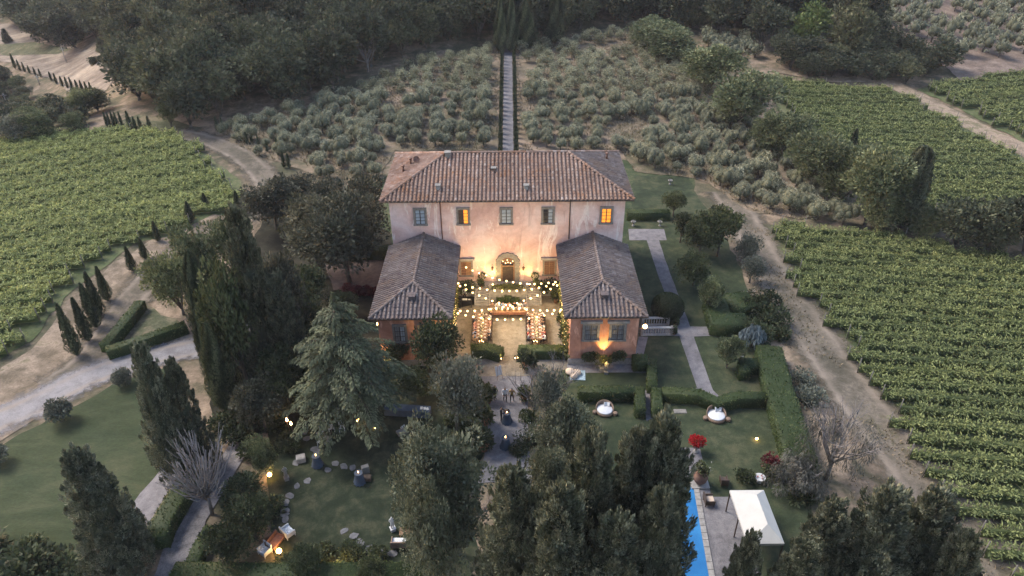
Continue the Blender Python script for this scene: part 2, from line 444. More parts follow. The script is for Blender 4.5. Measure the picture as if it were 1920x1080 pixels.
def proto_spindle(h, r, n=1800, size=.35, mat=None, power=.8, wob=.12, name='crown', low=.03):
    """columnar cypress"""
    t = rng.random(n) ** .85
    ph = rng.random(n) * 2 * math.pi
    prof = (np.minimum(1, (t / .18)) ** .5) * (1 - t) ** power * 1.25
    prof = np.clip(prof, .02, 1)
    k1, k2 = rnd.uniform(0, 6), rnd.uniform(0, 6)
    w = 1 + wob * np.sin(3 * ph + k1 + t * 5) + wob * .8 * np.sin(5 * ph + k2 - t * 11)
    rad = r * prof * w * (.72 + .28 * rng.random(n))
    o = np.stack([np.cos(ph), np.sin(ph), np.zeros(n)], 1)
    P = o * rad[:, None]; P[:, 2] = h * (low + (1 - low) * t) - size * .3
    D = o * .28 + rdir(n) * .22; D[:, 2] += 1
    L = size * (.6 + .8 * rng.random(n))
    v = .5 + .32 * np.sin(5 * ph + k2 - t * 11) + (rng.random(n) - .5) * .6
    core = MB(); core.lathe([(.01, h * low), (r * .55, h * .12), (r * .55, h * .45), (r * .25, h * .8), (.01, h * .97)], 8)
    lv = Leaves().add(P, D, o + rdir(n) * .4, L, L * .42, v)
    mb = MB().tube([(0, 0, -.2), (0, 0, h * .3)], [r * .2, r * .12], 6)
    return (mb.mesh('trunk', BARK), lv.mesh(name, mat, core), h, r)

def proto_conifer(h, r, n=130, k=60, size=.42, mat=None, power=.56, low=.02, name='crown', tufts=True):
    """broad dense conifer: upward plumes on a rounded cone"""
    t = np.sort(rng.random(n) ** 1.15)
    ph = np.arange(n) * 2.39996 + rng.random(n) * .6
    prof = np.clip((1 - t) ** power, .05, 1) * (.80 + .20 * np.minimum(1, t / .1)) * (1 + .10 * np.sin(ph * 3 + t * 9))
    rad = r * prof * (.62 + .32 * rng.random(n))
    C = np.stack([np.cos(ph) * rad, np.sin(ph) * rad, h * (low + (1 - low) * t * .96)], 1)
    o = np.stack([np.cos(ph), np.sin(ph), np.full(n, .55)], 1)
    sc = (.40 + .75 * rng.random((n, 1))) * (.55 + .55 * (1 - t[:, None]))
    lv = Leaves().clumps(C, sc * np.array([[.20 * r, .20 * r, .26 * r]]), k, size, up=.45, out=.9, jit=.45, shell=.5, lw=.42, dirv=o * .8)
    # plume tips standing proud of each bough
    C2 = C + unit(o) * sc * r * .26 + np.array([0, 0, .08 * r]) * sc
    lv.clumps(C2, sc * np.array([[.08 * r, .08 * r, .13 * r]]), k // 2, size * .9, up=1.0, out=.5, jit=.35, shell=.1, lw=.38, dirv=o * .8)
    lv.clumps([[0, 0, h * .93]], (r * .16, r * .16, h * .05), k, size, up=1.2, out=.4, jit=.3)
    core = MB(); core.lathe([(.01, h * .02), (r * .52, h * .08), (r * .42, h * .4), (r * .18, h * .78), (.01, h * .93)], 9)
    mb = MB().tube([(0, 0, -.3), (0, 0, h * .5)], [r * .10, r * .05], 6)
    return (mb.mesh('trunk', BARK), lv.mesh(name, mat, core), h, r)

def proto_cedar(h, r, layers=11, mat=None, size=.42, name='crown', droop=.22, dens=1.0):
    """cedar: tiers of feathery, flat, drooping boughs"""
    tips = []; lv = Leaves(); br = MB()
    br.tube([(0, 0, -.3), (.1, 0, h * .5), (0, 0, h * .97)], [.35, .22, .04], 8)
    for i in range(layers):
        t = i / (layers - 1); z = h * (.25 + .69 * t)
        R_ = r * (1 - t ** 1.8) ** .70 + .25
        nb = max(4, int(10 - 4 * t))
        for j in range(nb):
            a = 2 * math.pi * (j + rnd.random() * .6) / nb + i * 1.1
            Lb = R_ * rnd.uniform(.55, 1.15); zj = z + rnd.uniform(-.5, .5) * h / layers
            dx, dy = math.cos(a), math.sin(a)
            pts = [Vector((dx * Lb * q, dy * Lb * q, zj + Lb * (.16 * q - droop * 1.5 * q * q) + rnd.uniform(-.05, .05))) for q in (0, .3, .6, 1)]
            br.tube(pts, [.09, .06, .035, .01], 4)
            m = int(150 * dens * (Lb / r + .25))
            q = .12 + .88 * rng.random(m) ** .8
            bx = Lb * q; bz = Lb * (.16 * q - droop * 1.5 * q * q)
            spread = Lb * .26 * np.sin(np.clip(q * 1.15, 0, 1) * math.pi * .86 + .18) * (rng.random(m) * 2 - 1)
            P = np.stack([dx * bx - dy * spread, dy * bx + dx * spread, zj + bz + .12 - np.abs(spread) * .25 + rng.random(m) * .18], 1)
            D = np.stack([dx + (-dy) * np.sign(spread) * .9, dy + dx * np.sign(spread) * .9, -.35 - .3 * q], 1) + rdir(m) * .35
            N = np.tile([0, 0, 1.0], (m, 1)) + rdir(m) * .3
            L = size * (.7 + .9 * rng.random(m))
            lv.add(P, D, N, L, L * .42, rnd.random() * .4 + rng.random(m) * .6)
    lv.clumps([[0, 0, h * .95]], (.25, .25, h * .06), 120, size * .8, up=1, out=.5)
    return (br.mesh('trunk', BARK), lv.mesh(name, mat), h, r)

def proto_olive(mat=None, h=3.3, r=1.8, n=9, k=170, size=.17):
    C = []
    for i in range(n):
        a = i * 2.4 + rnd.random(); q = r * .55 * math.sqrt((i + .3) / n)
        C.append((q * math.cos(a), q * math.sin(a), h * (.46 + .26 * rnd.random() - .18 * (q / r))))
    C = np.array(C); rr = np.array([[r * .40, r * .40, h * .28]]) * (.7 + .6 * rng.random((n, 1)))
    lv = Leaves().clumps(C, rr, k, size, up=.5, out=1.0, jit=.55, shell=.78, lw=.45)
    core = MB()
    for c, q in zip(C, rr): core.ball(tuple(c), q[0] * .72, 6, sz=q[2] / q[0])
    mb = MB().tube([(0, 0, -.2), (.08, .03, h * .25), (0, 0, h * .5)], [.16, .13, .08], 6)
    return (mb.mesh('trunk', BARK), lv.mesh('crown', mat, core), h, r)

def proto_bush(h, r, n=14, k=60, size=.26, mat=None):
    C = np.stack([(rng.random(n) - .5) * 1.2 * r, (rng.random(n) - .5) * 1.2 * r, h * (.25 + .45 * rng.random(n))], 1)
    lv = Leaves().clumps(C, np.array([r * .42, r * .42, h * .36]), k, size, up=.4)
    core = MB(); core.lathe([(r * .4, 0), (r * .5, h * .35), (r * .25, h * .7), (.01, h * .8)], 8)
    return (None, lv.mesh('foliage', mat, core), h, r)

def proto_bare(h, n_main=14, seed=1, spread=.6, mat=None, twigs=3, r0=.22, stub=True):
    rr = random.Random(seed); mb = MB()
    mb.tube([(0, 0, -.3), (.1, .05, h * .25), (0, 0, h * .42)], [r0 * 1.2, r0, r0 * .85], 8)
    for i in range(n_main):
        a = 2 * math.pi * i / n_main + rr.uniform(-.3, .3)
        e = rr.uniform(.45, 1.35)
        L = h * rr.uniform(.4, .62)
        b = Vector((0, 0, h * rr.uniform(.22, .42)))
        d = Vector((math.cos(a) * math.cos(e), math.sin(a) * math.cos(e), math.sin(e)))
        p1 = b + d * L * .5 * (1 + spread * .2) + Vector((0, 0, -L * .04))
        p2 = b + d * L + Vector((0, 0, L * .22))
        mb.tube([b, p1, p2], [r0 * .5, r0 * .36, r0 * (.26 if stub else .06)], 6)
        for _ in range(twigs):
            q = rr.uniform(.35, .9); s = b.lerp(p2, q)
            dd = (d + Vector((rr.uniform(-.9, .9), rr.uniform(-.9, .9), rr.uniform(-.1, .9)))).normalized()
            l2 = L * rr.uniform(.2, .42); m_ = s + dd * l2 * .5 + Vector((0, 0, -.06)); e_ = s + dd * l2 + Vector((0, 0, l2 * .2))
            mb.tube([s, m_, e_], [r0 * .22, r0 * .16, r0 * (.12 if stub else .03)], 5)
            if not stub:
                for _ in range(3):
                    d3 = (dd + Vector((rr.uniform(-1, 1), rr.uniform(-1, 1), rr.uniform(-.6, .7)))).normalized()
                    s3 = s.lerp(e_, rr.uniform(.3, 1)); mb.tube([s3, s3 + d3 * l2 * .6], [r0 * .08, r0 * .02], 4)
    return mb.mesh('branches', mat)

def plant_tree(proto, x, y, h, r, label, group=None, cat='tree', name='tree', rz=None, z=None, tname='trunk', cname='crown', lean=None):
    tr, cr, h0, r0 = proto
    s = (r / r0, r / r0, h / h0)
    e = empty(name, (x, y, float(hz(x, y)) if z is None else z), rnd.uniform(0, 6.28) if rz is None else rz, label, cat, group, scale=s)
    if lean: e.rotation_euler = (lean[0], lean[1], e.rotation_euler[2])
    if tr is not None: put(tname, tr, parent=e)
    put(cname, cr, parent=e)
    return e
def tree_px(proto, bx, by, top, wpx, label, group=None, **kw):
    """base and top height read off the photograph, turned into a real place and size"""
    x, y, z = at(bx, by)
    d = math.hypot(x, y)
    h = max(.6, rise(bx, top, d) - z)
    dep = float(np.dot([x, y, z + h * .5 - CAM_H], FWD))
    return plant_tree(proto, x, y, h, wpx * dep / FPX / 2, label, group, z=z, **kw)

# ------------------------------------------------------------------ ground sheets and ribbons
def drape(name, pts, mat, dz=.03, px=True, step=3.0, jit=.35, dens=1.6, z=None, kind='structure'):
    P = [at(*p)[:2] if px else p[:2] for p in pts]
    E = []
    for i in range(len(P)):
        a, b = Vector(P[i]), Vector(P[(i + 1) % len(P)])
        n = max(1, int((b - a).length / dens))
        nr = Vector((-(b - a).y, (b - a).x)).normalized()
        for k in range(n):
            q = a.lerp(b, k / n)
            if k and jit: q = q + nr * rnd.uniform(-jit, jit)
            E.append(q)
    xs = [p.x for p in E]; ys = [p.y for p in E]
    gx, gy = np.meshgrid(np.arange(min(xs), max(xs), step), np.arange(min(ys), max(ys), step))
    gx = gx.ravel() + .13; gy = gy.ravel() + .07
    ok = inside([(p.x, p.y) for p in E], gx, gy)
    V = E + [Vector((a, b)) for a, b in zip(gx[ok], gy[ok])]
    vs, _, fs, *_r2 = delaunay_2d_cdt(V, [], [list(range(len(E)))], 1, 1e-4)
    mb = MB()
    Z = [z + dz] * len(vs) if z is not None else (hz([v.x for v in vs], [v.y for v in vs]) + dz)
    mb.add([(v.x, v.y, zz) for v, zz in zip(vs, Z)], [tuple(f) for f in fs])
    me = mb.mesh(name, mat)
    return tag(put(name, me), kind=kind)
def smooth_line(P, step=1.2):
    P = [Vector(p) for p in P]; out = []
    for i in range(len(P) - 1):
        p0 = P[max(i - 1, 0)]; p1 = P[i]; p2 = P[i + 1]; p3 = P[min(i + 2, len(P) - 1)]
        n = max(2, int((p2 - p1).length / step))
        for k in range(n):
            t = k / n
            out.append(.5 * ((2 * p1) + (p2 - p0) * t + (2 * p0 - 5 * p1 + 4 * p2 - p3) * t * t + (3 * p1 - p0 - 3 * p2 + p3) * t ** 3))
    out.append(P[-1]); return out
def ribbon(name, pts, width, mat, dz=.05, px=True, jit=.12, cross=6, kind='structure', zz=None):
    P = smooth_line([at(*p)[:2] if px else p[:2] for p in pts])
    mb = MB(); vs = []; uv = []
    W = width if hasattr(width, '__len__') else [width, width]
    for i, p in enumerate(P):
        d = (P[min(i + 1, len(P) - 1)] - P[max(i - 1, 0)]).normalized(); n = Vector((-d.y, d.x))
        w = W[0] + (W[-1] - W[0]) * i / (len(P) - 1)
        for k in range(cross + 1):
            q = p + n * w * (k / cross - .5)
            if k in (0, cross): q = q + n * rnd.uniform(-jit, jit)
            vs.append((q.x, q.y)); uv.append((k / cross, i * .2))
    Z = hz([v[0] for v in vs], [v[1] for v in vs]) + dz if zz is None else [zz] * len(vs)
    c = cross + 1
    fs = [(i * c + k, i * c + k + 1, (i + 1) * c + k + 1, (i + 1) * c + k) for i in range(len(P) - 1) for k in range(cross)]
    mb.add([(a, b, z) for (a, b), z in zip(vs, Z)], [f[::-1] for f in fs])
    me = mb.mesh(name, mat)
    ul = me.uv_layers.new(name='UVMap')
    for l in me.loops: ul.data[l.index].uv = uv[l.vertex_index]
    return tag(put(name, me), kind=kind)
def hedge(P, w, h, label, group='clipped box hedges', mat=None, dens=60, size=.15, world=True, rounded=0.0, z=0.0, name='hedge', cat='hedge'):
    """clipped hedge along a line on the ground: dense body with leaf sprays over all faces"""
    P = [Vector(p[:2]) for p in P]
    base = P[0].copy(); z = float(hz(base.x, base.y)) if z is None else z
    core = MB(); lv = Leaves()
    n = len(P); L = []; Rr = []
    for i in range(n):
        d1 = (P[i] - P[i - 1]).normalized() if i else (P[1] - P[0]).normalized()
        d2 = (P[i + 1] - P[i]).normalized() if i < n - 1 else d1
        t = (d1 + d2).normalized(); nn = Vector((-t.y, t.x)) / max(.4, t.dot(d1))
        L.append(P[i] + nn * w / 2); Rr.append(P[i] - nn * w / 2)
    vs = []
    for i in range(n):
        l = L[i] - base; r_ = Rr[i] - base; c = .06
        for a, zz in ((l, 0), (l, h - c), (l.lerp(r_, .12), h), (l.lerp(r_, .88), h), (r_, h - c), (r_, 0)): vs.append((a.x, a.y, zz))
    fs = []
    for i in range(n - 1):
        for k in range(5): fs.append((i * 6 + k, i * 6 + k + 1, i * 6 + 7 + k, i * 6 + 6 + k))
    fs += [tuple(range(6))[::-1], tuple((n - 1) * 6 + k for k in range(6))]
    core.add(vs, fs)
    for i in range(n - 1):
        quads = [((L[i], 0), (L[i + 1], 0), (L[i + 1], h), (L[i], h)), ((Rr[i], 0), (Rr[i + 1], 0), (Rr[i + 1], h), (Rr[i], h)),
                 ((L[i], h), (L[i + 1], h), (Rr[i + 1], h), (Rr[i], h))]
        if i == 0: quads.append(((L[0], 0), (Rr[0], 0), (Rr[0], h), (L[0], h)))
        if i == n - 2: quads.append(((L[-1], 0), (Rr[-1], 0), (Rr[-1], h), (L[-1], h)))
        for q in quads:
            Q = np.array([[a.x - base.x, a.y - base.y, zz] for a, zz in q])
            area = np.linalg.norm(np.cross(Q[1] - Q[0], Q[3] - Q[0]))
            m = max(4, int(area * dens)); u = rng.random((m, 1)); v = rng.random((m, 1))
            pp = (Q[0] * (1 - u) + Q[1] * u) * (1 - v) + (Q[3] * (1 - u) + Q[2] * u) * v
            N = unit(np.cross(Q[1] - Q[0], Q[3] - Q[0]))
            cen = np.array([(P[i].x + P[i + 1].x) / 2 - base.x, (P[i].y + P[i + 1].y) / 2 - base.y, h * .4])
            if np.dot(N, Q.mean(0) - cen) < 0: N = -N
            D = N * .7 + rdir(m) * .9
            pat = .5 + .25 * np.sin(pp[:, 0] * 1.7 + pp[:, 1] * 1.3) + (rng.random(m) - .5) * .7
            s = size * (.6 + .8 * rng.random(m))
            lv.add(pp - N * size * .25, D, N + rdir(m) * .6, s, s * .6, pat)
    me = lv.mesh('hedge', mat or V_HEDGE, core)
    return put(name, me, (base.x, base.y, z), label=label, cat=cat, group=group)
def pxs(*pts, z=0.0): return [at(a, b, z)[:2] for a, b in pts]

# ------------------------------------------------------------------ people
def person_mesh(J, E, rad, regions, name):
    """one continuous body grown round a skeleton; region: joint -> material index"""
    keys = list(J); ix = {k: i for i, k in enumerate(keys)}
    me = bpy.data.meshes.new(name + '_skeleton')
    me.from_pydata([J[k] for k in keys], [(ix[a], ix[b]) for a, b in E], [])
    o = bpy.data.objects.new(name, me); COL.objects.link(o)
    md = o.modifiers.new('skin', 'SKIN'); md.use_smooth_shade = True
    sv = me.skin_vertices[0].data if me.skin_vertices else None
    if sv is None:
        me.attributes.new  # keep
    for k in keys:
        r_ = rad[k]; sv[ix[k]].radius = (r_, r_) if not hasattr(r_, '__len__') else r_
    sv[ix['pelvis']].use_root = True
    ss = o.modifiers.new('sub', 'SUBSURF'); ss.levels = ss.render_levels = 1
    dg = bpy.context.evaluated_depsgraph_get(); dg.update()
    out = bpy.data.meshes.new_from_object(o.evaluated_get(dg)); out.name = name
    bpy.data.objects.remove(o)
    segs = [(Vector(J[a]), Vector(J[b]), regions.get((a, b), regions.get(b, 2))) for a, b in E]
    mi = []
    for p in out.polygons:
        c = p.center; best = 9; m = 2
        for a, b, rg in segs:
            ab = b - a; t = max(0, min(1, (c - a).dot(ab) / max(ab.length_squared, 1e-9)))
            dd = (c - (a + ab * t)).length
            if dd < best: best = dd; m = rg
        if m == 1 or (m == 0 and False): pass
        mi.append(m)
    # hair on the top and back of the head
    hd = Vector(J['head'])
    for i, p in enumerate(out.polygons):
        c = p.center - hd
        if mi[i] == 0 and c.length < .2 and p.center.z > J['neck'][2] + .03 and (c.z > .045 or c.y > .02 * 1): mi[i] = 1
    out.materials.clear()
    for _ in range(5): out.materials.append(None)
    out.polygons.foreach_set('material_index', mi)
    return out
RAD = dict(pelvis=(.15, .11), waist=(.135, .10), chest=(.165, .115), neck=.055, head=.095, crown=.07, shl=.075, shr=.075, ell=.048, elr=.048,
           wrl=.032, wrr=.032, hal=.036, har=.036, hil=.09, hir=.09, knl=.062, knr=.062, anl=.042, anr=.042, tol=.036, tor=.036)
ED = [('pelvis', 'waist'), ('waist', 'chest'), ('chest', 'neck'), ('neck', 'head'), ('head', 'crown'), ('chest', 'shl'), ('chest', 'shr'),
      ('shl', 'ell'), ('ell', 'wrl'), ('wrl', 'hal'), ('shr', 'elr'), ('elr', 'wrr'), ('wrr', 'har'), ('pelvis', 'hil'), ('pelvis', 'hir'),
      ('hil', 'knl'), ('knl', 'anl'), ('anl', 'tol'), ('hir', 'knr'), ('knr', 'anr'), ('anr', 'tor')]
REG = {'waist': 2, 'chest': 2, 'neck': 0, 'head': 0, 'crown': 0, 'shl': 2, 'shr': 2, 'ell': 2, 'elr': 2, 'wrl': 2, 'wrr': 2, 'hal': 0, 'har': 0,
       'hil': 3, 'hir': 3, 'knl': 3, 'knr': 3, 'anl': 3, 'anr': 3, 'tol': 4, 'tor': 4}
STAND = dict(pelvis=(0, 0, .95), waist=(0, 0, 1.12), chest=(0, .01, 1.33), neck=(0, 0, 1.5), head=(0, -.02, 1.62), crown=(0, -.01, 1.71),
             shl=(.19, 0, 1.42), shr=(-.19, 0, 1.42), ell=(.27, .03, 1.14), elr=(-.27, .03, 1.14), wrl=(.27, -.08, .90), wrr=(-.27, -.08, .90),
             hal=(.26, -.11, .80), har=(-.26, -.11, .80), hil=(.09, 0, .90), hir=(-.09, 0, .90), knl=(.11, -.02, .50), knr=(-.11, -.02, .50),
             anl=(.11, .02, .08), anr=(-.11, .02, .08), tol=(.13, -.15, .04), tor=(-.13, -.15, .04))
def fingers(me_obj_mesh, J):
    """five bent fingers at the end of each hand, joined to the body's mesh"""
    import bmesh
    bm = bmesh.new(); bm.from_mesh(me_obj_mesh)
    for s, w, h_ in ((1, 'wrl', 'hal'), (-1, 'wrr', 'har')):
        W_ = Vector(J[w]); H_ = Vector(J[h_]); d = (H_ - W_).normalized(); side = d.orthogonal().normalized(); b = d.cross(side)
        for k in range(5):
            off = (k - 2) * .017
            l = (.05, .075, .082, .076, .06)[k]
            mb = MB(); dd = (d + side * (.5 if k == 0 else 0)).normalized()
            p = H_ + side * off; mb.tube([p, p + dd * l * .6, p + dd * l + b * l * .35], [.010, .009, .006], 5)
            vs = [bm.verts.new(v) for v in mb.v]
            for f in mb.f:
                nf = bm.faces.new([vs[i] for i in f]); nf.material_index = 0
    bm.to_mesh(me_obj_mesh); bm.free()
    return me_obj_mesh
def pose(**k):
    p = dict(STAND); p.update(k); return p
SKIN = plain('skin', (.42, .25, .18), .6, var=.08, bump=0)
HAIR = plain('dark_hair', (.03, .02, .015), .6, var=.3)
HAIRL = plain('light_brown_hair', (.16, .10, .06), .6, var=.3)
SHOE = plain('black_shoes', (.02, .02, .02), .4, var=.2)
CLOTH = {n: plain(n + '_clothes', c, .85, var=.12) for n, c in dict(
    black=(.014, .014, .018), white=(.72, .72, .74), navy=(.03, .045, .09), grey=(.22, .22, .25), rose=(.50, .26, .24), cream=(.55, .46, .36),
    blue=(.22, .30, .48), tan=(.33, .22, .15), red=(.40, .06, .06), gold=(.30, .20, .06)).items()}
def dress(o, top, bottom, hair='dark', skin=None):
    for i, m in enumerate((skin or SKIN, HAIR if hair == 'dark' else HAIRL, CLOTH[top], CLOTH[bottom], SHOE)):
        o.material_slots[i].link = 'OBJECT'; o.material_slots[i].material = m
    return o
# ------------------------------------------------------------------ the ground
def terrain():
    ys = np.concatenate([np.arange(8, 262, 2.0), np.arange(262, 900, 14.0)])
    xs = np.concatenate([np.arange(-700, -170, 20.0), np.arange(-170, 190, 2.0), np.arange(190, 720, 20.0)])
    X, Y = np.meshgrid(xs, ys); Z = hz(X, Y)
    V = np.stack([X, Y, Z], -1).reshape(-1, 3); nx = len(xs)
    i = (np.arange(len(ys) - 1)[:, None] * nx + np.arange(nx - 1)[None]).ravel()
    F = np.stack([i, i + 1, i + nx + 1, i + nx], 1)
    me = bpy.data.meshes.new('ground'); me.vertices.add(len(V)); me.vertices.foreach_set('co', V.astype(np.float32).ravel())
    me.loops.add(F.size); me.loops.foreach_set('vertex_index', F.astype(np.int32).ravel())
    me.polygons.add(len(F)); me.polygons.foreach_set('loop_start', np.arange(0, F.size, 4, dtype=np.int32))
    me.materials.append(M['terrain']); me.update(calc_edges=True)
    me.polygons.foreach_set('use_smooth', [True] * len(F))
    tag(put('ground', me), kind='structure')
terrain()
# vineyards, lawns and fields
VY_L = [(-120, 290), (0, 268), (130, 250), (300, 246), (345, 256), (400, 300), (452, 340), (478, 385), (468, 410), (400, 402), (330, 440), (250, 458), (170, 520), (120, 560), (60, 640), (-40, 700), (-200, 740), (-300, 500)]
VY_R = [(1425, 420), (1500, 428), (1640, 440), (1800, 470), (2050, 510), (2500, 900), (2300, 1300), (1960, 1200), (1850, 1060), (1700, 870), (1600, 725), (1520, 590), (1440, 460)]
VY_M = [(1425, 142), (1500, 158), (1600, 168), (1680, 172), (1780, 225), (1925, 300), (2120, 400), (2100, 440), (1900, 420), (1720, 400), (1620, 330), (1480, 240)]
VY_F = [(1718, 168), (1800, 155), (1930, 138), (2120, 120), (2150, 330), (1925, 272), (1800, 205)]
drape('vineyard_soil', VY_L, M['vine_soil'], .06)
drape('vineyard_soil', VY_R, M['vine_soil'], .06)
drape('vineyard_soil', VY_M, M['vine_soil'], .10)
drape('vineyard_soil', VY_F, M['vine_soil'], .10)
drape('stubble_field', [(20, 45), (75, 70), (210, 90), (225, 110), (215, 150), (180, 190), (100, 150), (30, 120), (-120, 90), (-120, 40)], M['field'], .15)
drape('mown_field', [(-60, 85), (60, 80), (140, 92), (110, 102), (-60, 105)], M['scrub'], .22)
drape('dry_strip', [(200, 505), (300, 440), (400, 400), (470, 390), (500, 395), (470, 440), (330, 530), (262, 560), (205, 660), (170, 720), (60, 790), (-60, 860), (-140, 790), (60, 655), (120, 575)], M['straw'], .05)
drape('rough_meadow', [(160, 248), (260, 215), (380, 240), (350, 252), (300, 246), (60, 262), (-60, 285), (-60, 255)], M['scrub'], .08)
drape('lower_lawn', [(-200, 920), (0, 838), (110, 775), (210, 722), (310, 690), (345, 700), (345, 860), (320, 890), (300, 925), (225, 1020), (140, 1100), (-200, 1180)], M['lawn_mown'], .045)
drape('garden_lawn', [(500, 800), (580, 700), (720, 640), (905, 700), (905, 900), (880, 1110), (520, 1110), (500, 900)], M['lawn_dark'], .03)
drape('side_lawn', [(1188, 330), (1290, 330), (1320, 385), (1380, 480), (1410, 560), (1450, 680), (1500, 870), (1560, 1100), (1230, 1120), (1060, 900), (1050, 690), (1190, 690), (1215, 590), (1170, 470)], M['lawn_side'], .03)
drape('back_lawn', [(690, 350), (725, 330), (760, 300), (1170, 300), (1300, 332), (1310, 400), (1180, 470), (735, 470), (690, 420)], M['lawn'], .02)
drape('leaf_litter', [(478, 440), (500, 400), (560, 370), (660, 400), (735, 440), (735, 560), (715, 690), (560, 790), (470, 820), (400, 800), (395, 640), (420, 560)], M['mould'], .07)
drape('left_court', [(610, 498), (735, 480), (735, 540), (625, 545)], plain('mauve_court_gravel', (.10, .072, .065), .95, var=.3, scale=2), .09, z=0)
drape('pink_hillside', [(1560, -60), (2100, -80), (2100, 118), (1930, 136), (1800, 152), (1770, 125), (1640, 96)], M['pink'], .12)
drape('hedge_plot', [(270, 570), (345, 610), (200, 665)], M['scrub'], .07)
ribbon('dirt_track', [(330, 250), (385, 262), (450, 290), (500, 340), (490, 385), (440, 420), (330, 480), (262, 545), (215, 610), (165, 680), (90, 730)], [6.6, 6.4], M['track'], .10)
ribbon('dirt_track', [(1360, 360), (1400, 420), (1440, 500), (1500, 590), (1590, 720), (1690, 850), (1800, 980), (1930, 1130)], [7.6, 8.6], M['track'], .10)
ribbon('dirt_track', [(1650, 150), (1700, 172), (1760, 205), (1840, 245), (1935, 290), (2100, 370)], [4.0, 5.0], M['straw'], .16)
ribbon('dirt_track', [(1440, 130), (1560, 150), (1650, 150), (1700, 172)], [2.5, 3.5], M['straw'], .16)
ribbon('gravel_drive', [(-200, 870), (-60, 812), (60, 762), (170, 706), (280, 672), (400, 645), (470, 625), (560, 560)], [6.6, 4.6], M['drive'], .13)
ribbon('gravel_path', [(350, 850), (310, 905), (250, 985), (190, 1060), (130, 1130)], [2.2, 3.2], M['gravel'], .10)
ribbon('cobbled_lane', [(455, 830), (420, 885), (380, 945), (345, 1010), (320, 1090)], [2.0, 2.5], M['lane'], .09)
# garden paths
drape('courtyard', [(-6.1, 69.6), (5.5, 69.6), (5.5, 55.6), (1.9, 54.6), (-3.2, 54.6), (-6.9, 55.8)], M['court'], .045, px=False, jit=0, z=0)
drape('gravel_path', [(-3.2, 54.6), (1.9, 54.6), (1.4, 52.5), (1.3, 46), (1.5, 41), (-2.9, 41), (-2.2, 47), (-2.3, 52.4)], M['path'], .05, px=False, jit=.08, z=0, dens=1)
drape('paving', [(5.4, 55.0), (13.3, 55.0), (13.3, 56.4), (5.4, 56.4)], M['path'], .052, px=False, jit=0, z=0)
drape('garden_path', pxs((1178, 430), (1245, 430), (1250, 451), (1180, 451)), M['path'], .055, px=False, jit=0, z=0)
ribbon('garden_path', [(1222, 445), (1240, 500), (1262, 560), (1285, 625), (1308, 690), (1325, 740)], [1.55, 1.45], M['path'], .060, jit=.03)
drape('garden_path', pxs((1203, 612), (1365, 614), (1368, 629), (1300, 632), (1203, 629)), M['path'], .066, px=False, jit=.02, z=0)
drape('garden_path', pxs((1300, 730), (1325, 722), (1350, 745), (1315, 745)), M['path'], .070, px=False, jit=.02, z=0)
drape('garden_path', pxs((1205, 732), (1225, 732), (1224, 785), (1212, 790)), M['path'], .056, px=False, jit=.02, z=0)
drape('garden_path', pxs((1198, 632), (1215, 632), (1206, 668), (1190, 668)), M['path'], .057, px=False, jit=.02, z=0)
drape('pool_terrace', pxs((1262, 840), (1312, 840), (1334, 932), (1372, 932), (1400, 1010), (1440, 1120), (1250, 1140)), M['path'], .04, px=False, jit=0, z=0)
PL = pxs((1240, 915), (1300, 915), (1332, 1100), (1230, 1100))
# swimming pool: coping, walls and water
pool = empty('swimming_pool', (PL[0][0], PL[0][1], 0), label='long bright blue swimming pool beside the gravel terrace under conifers', cat='pool')
POOLM, nt, b_ = _nodes('pool_water')
b_.inputs['Base Color'].default_value = (.03, .26, .72, 1); b_.inputs['Roughness'].default_value = .08
nt.links.new(_ramp(nt, _noise(nt, .35, 3, _pos(nt)), [(.35, (.02, .14, .36)), (.65, (.04, .21, .46))]), b_.inputs['Base Color'])
_bump(nt, _noise(nt, 1.6, 4, _pos(nt)), b_, .25, .04)
def loc(P, o): return [(p[0] - o[0], p[1] - o[1]) for p in P]
q = loc(PL, PL[0])
put('water', MB().add([(a, b, .075) for a, b in q], [(3, 2, 1, 0)]).mesh('water', POOLM), parent=pool)
e0, e1 = q[1], q[2]
for k in range(14):
    t0, t1 = k / 14, (k + 1) / 14 - .004
    a = (e0[0] + (e1[0] - e0[0]) * t0, e0[1] + (e1[1] - e0[1]) * t0); b = (e0[0] + (e1[0] - e0[0]) * t1, e0[1] + (e1[1] - e0[1]) * t1)
    mb = MB().add([(a[0], a[1], .05), (a[0] + .42, a[1], .05), (b[0] + .42, b[1], .05), (b[0], b[1], .05),
                   (a[0], a[1], .14), (a[0] + .42, a[1], .14), (b[0] + .42, b[1], .14), (b[0], b[1], .14)],
                  [(4, 7, 6, 5), (0, 4, 5, 1), (2, 6, 7, 3), (1, 5, 6, 2), (0, 3, 7, 4)])
    put('coping_stone', mb.mesh('coping_stone', STONE), parent=pool)

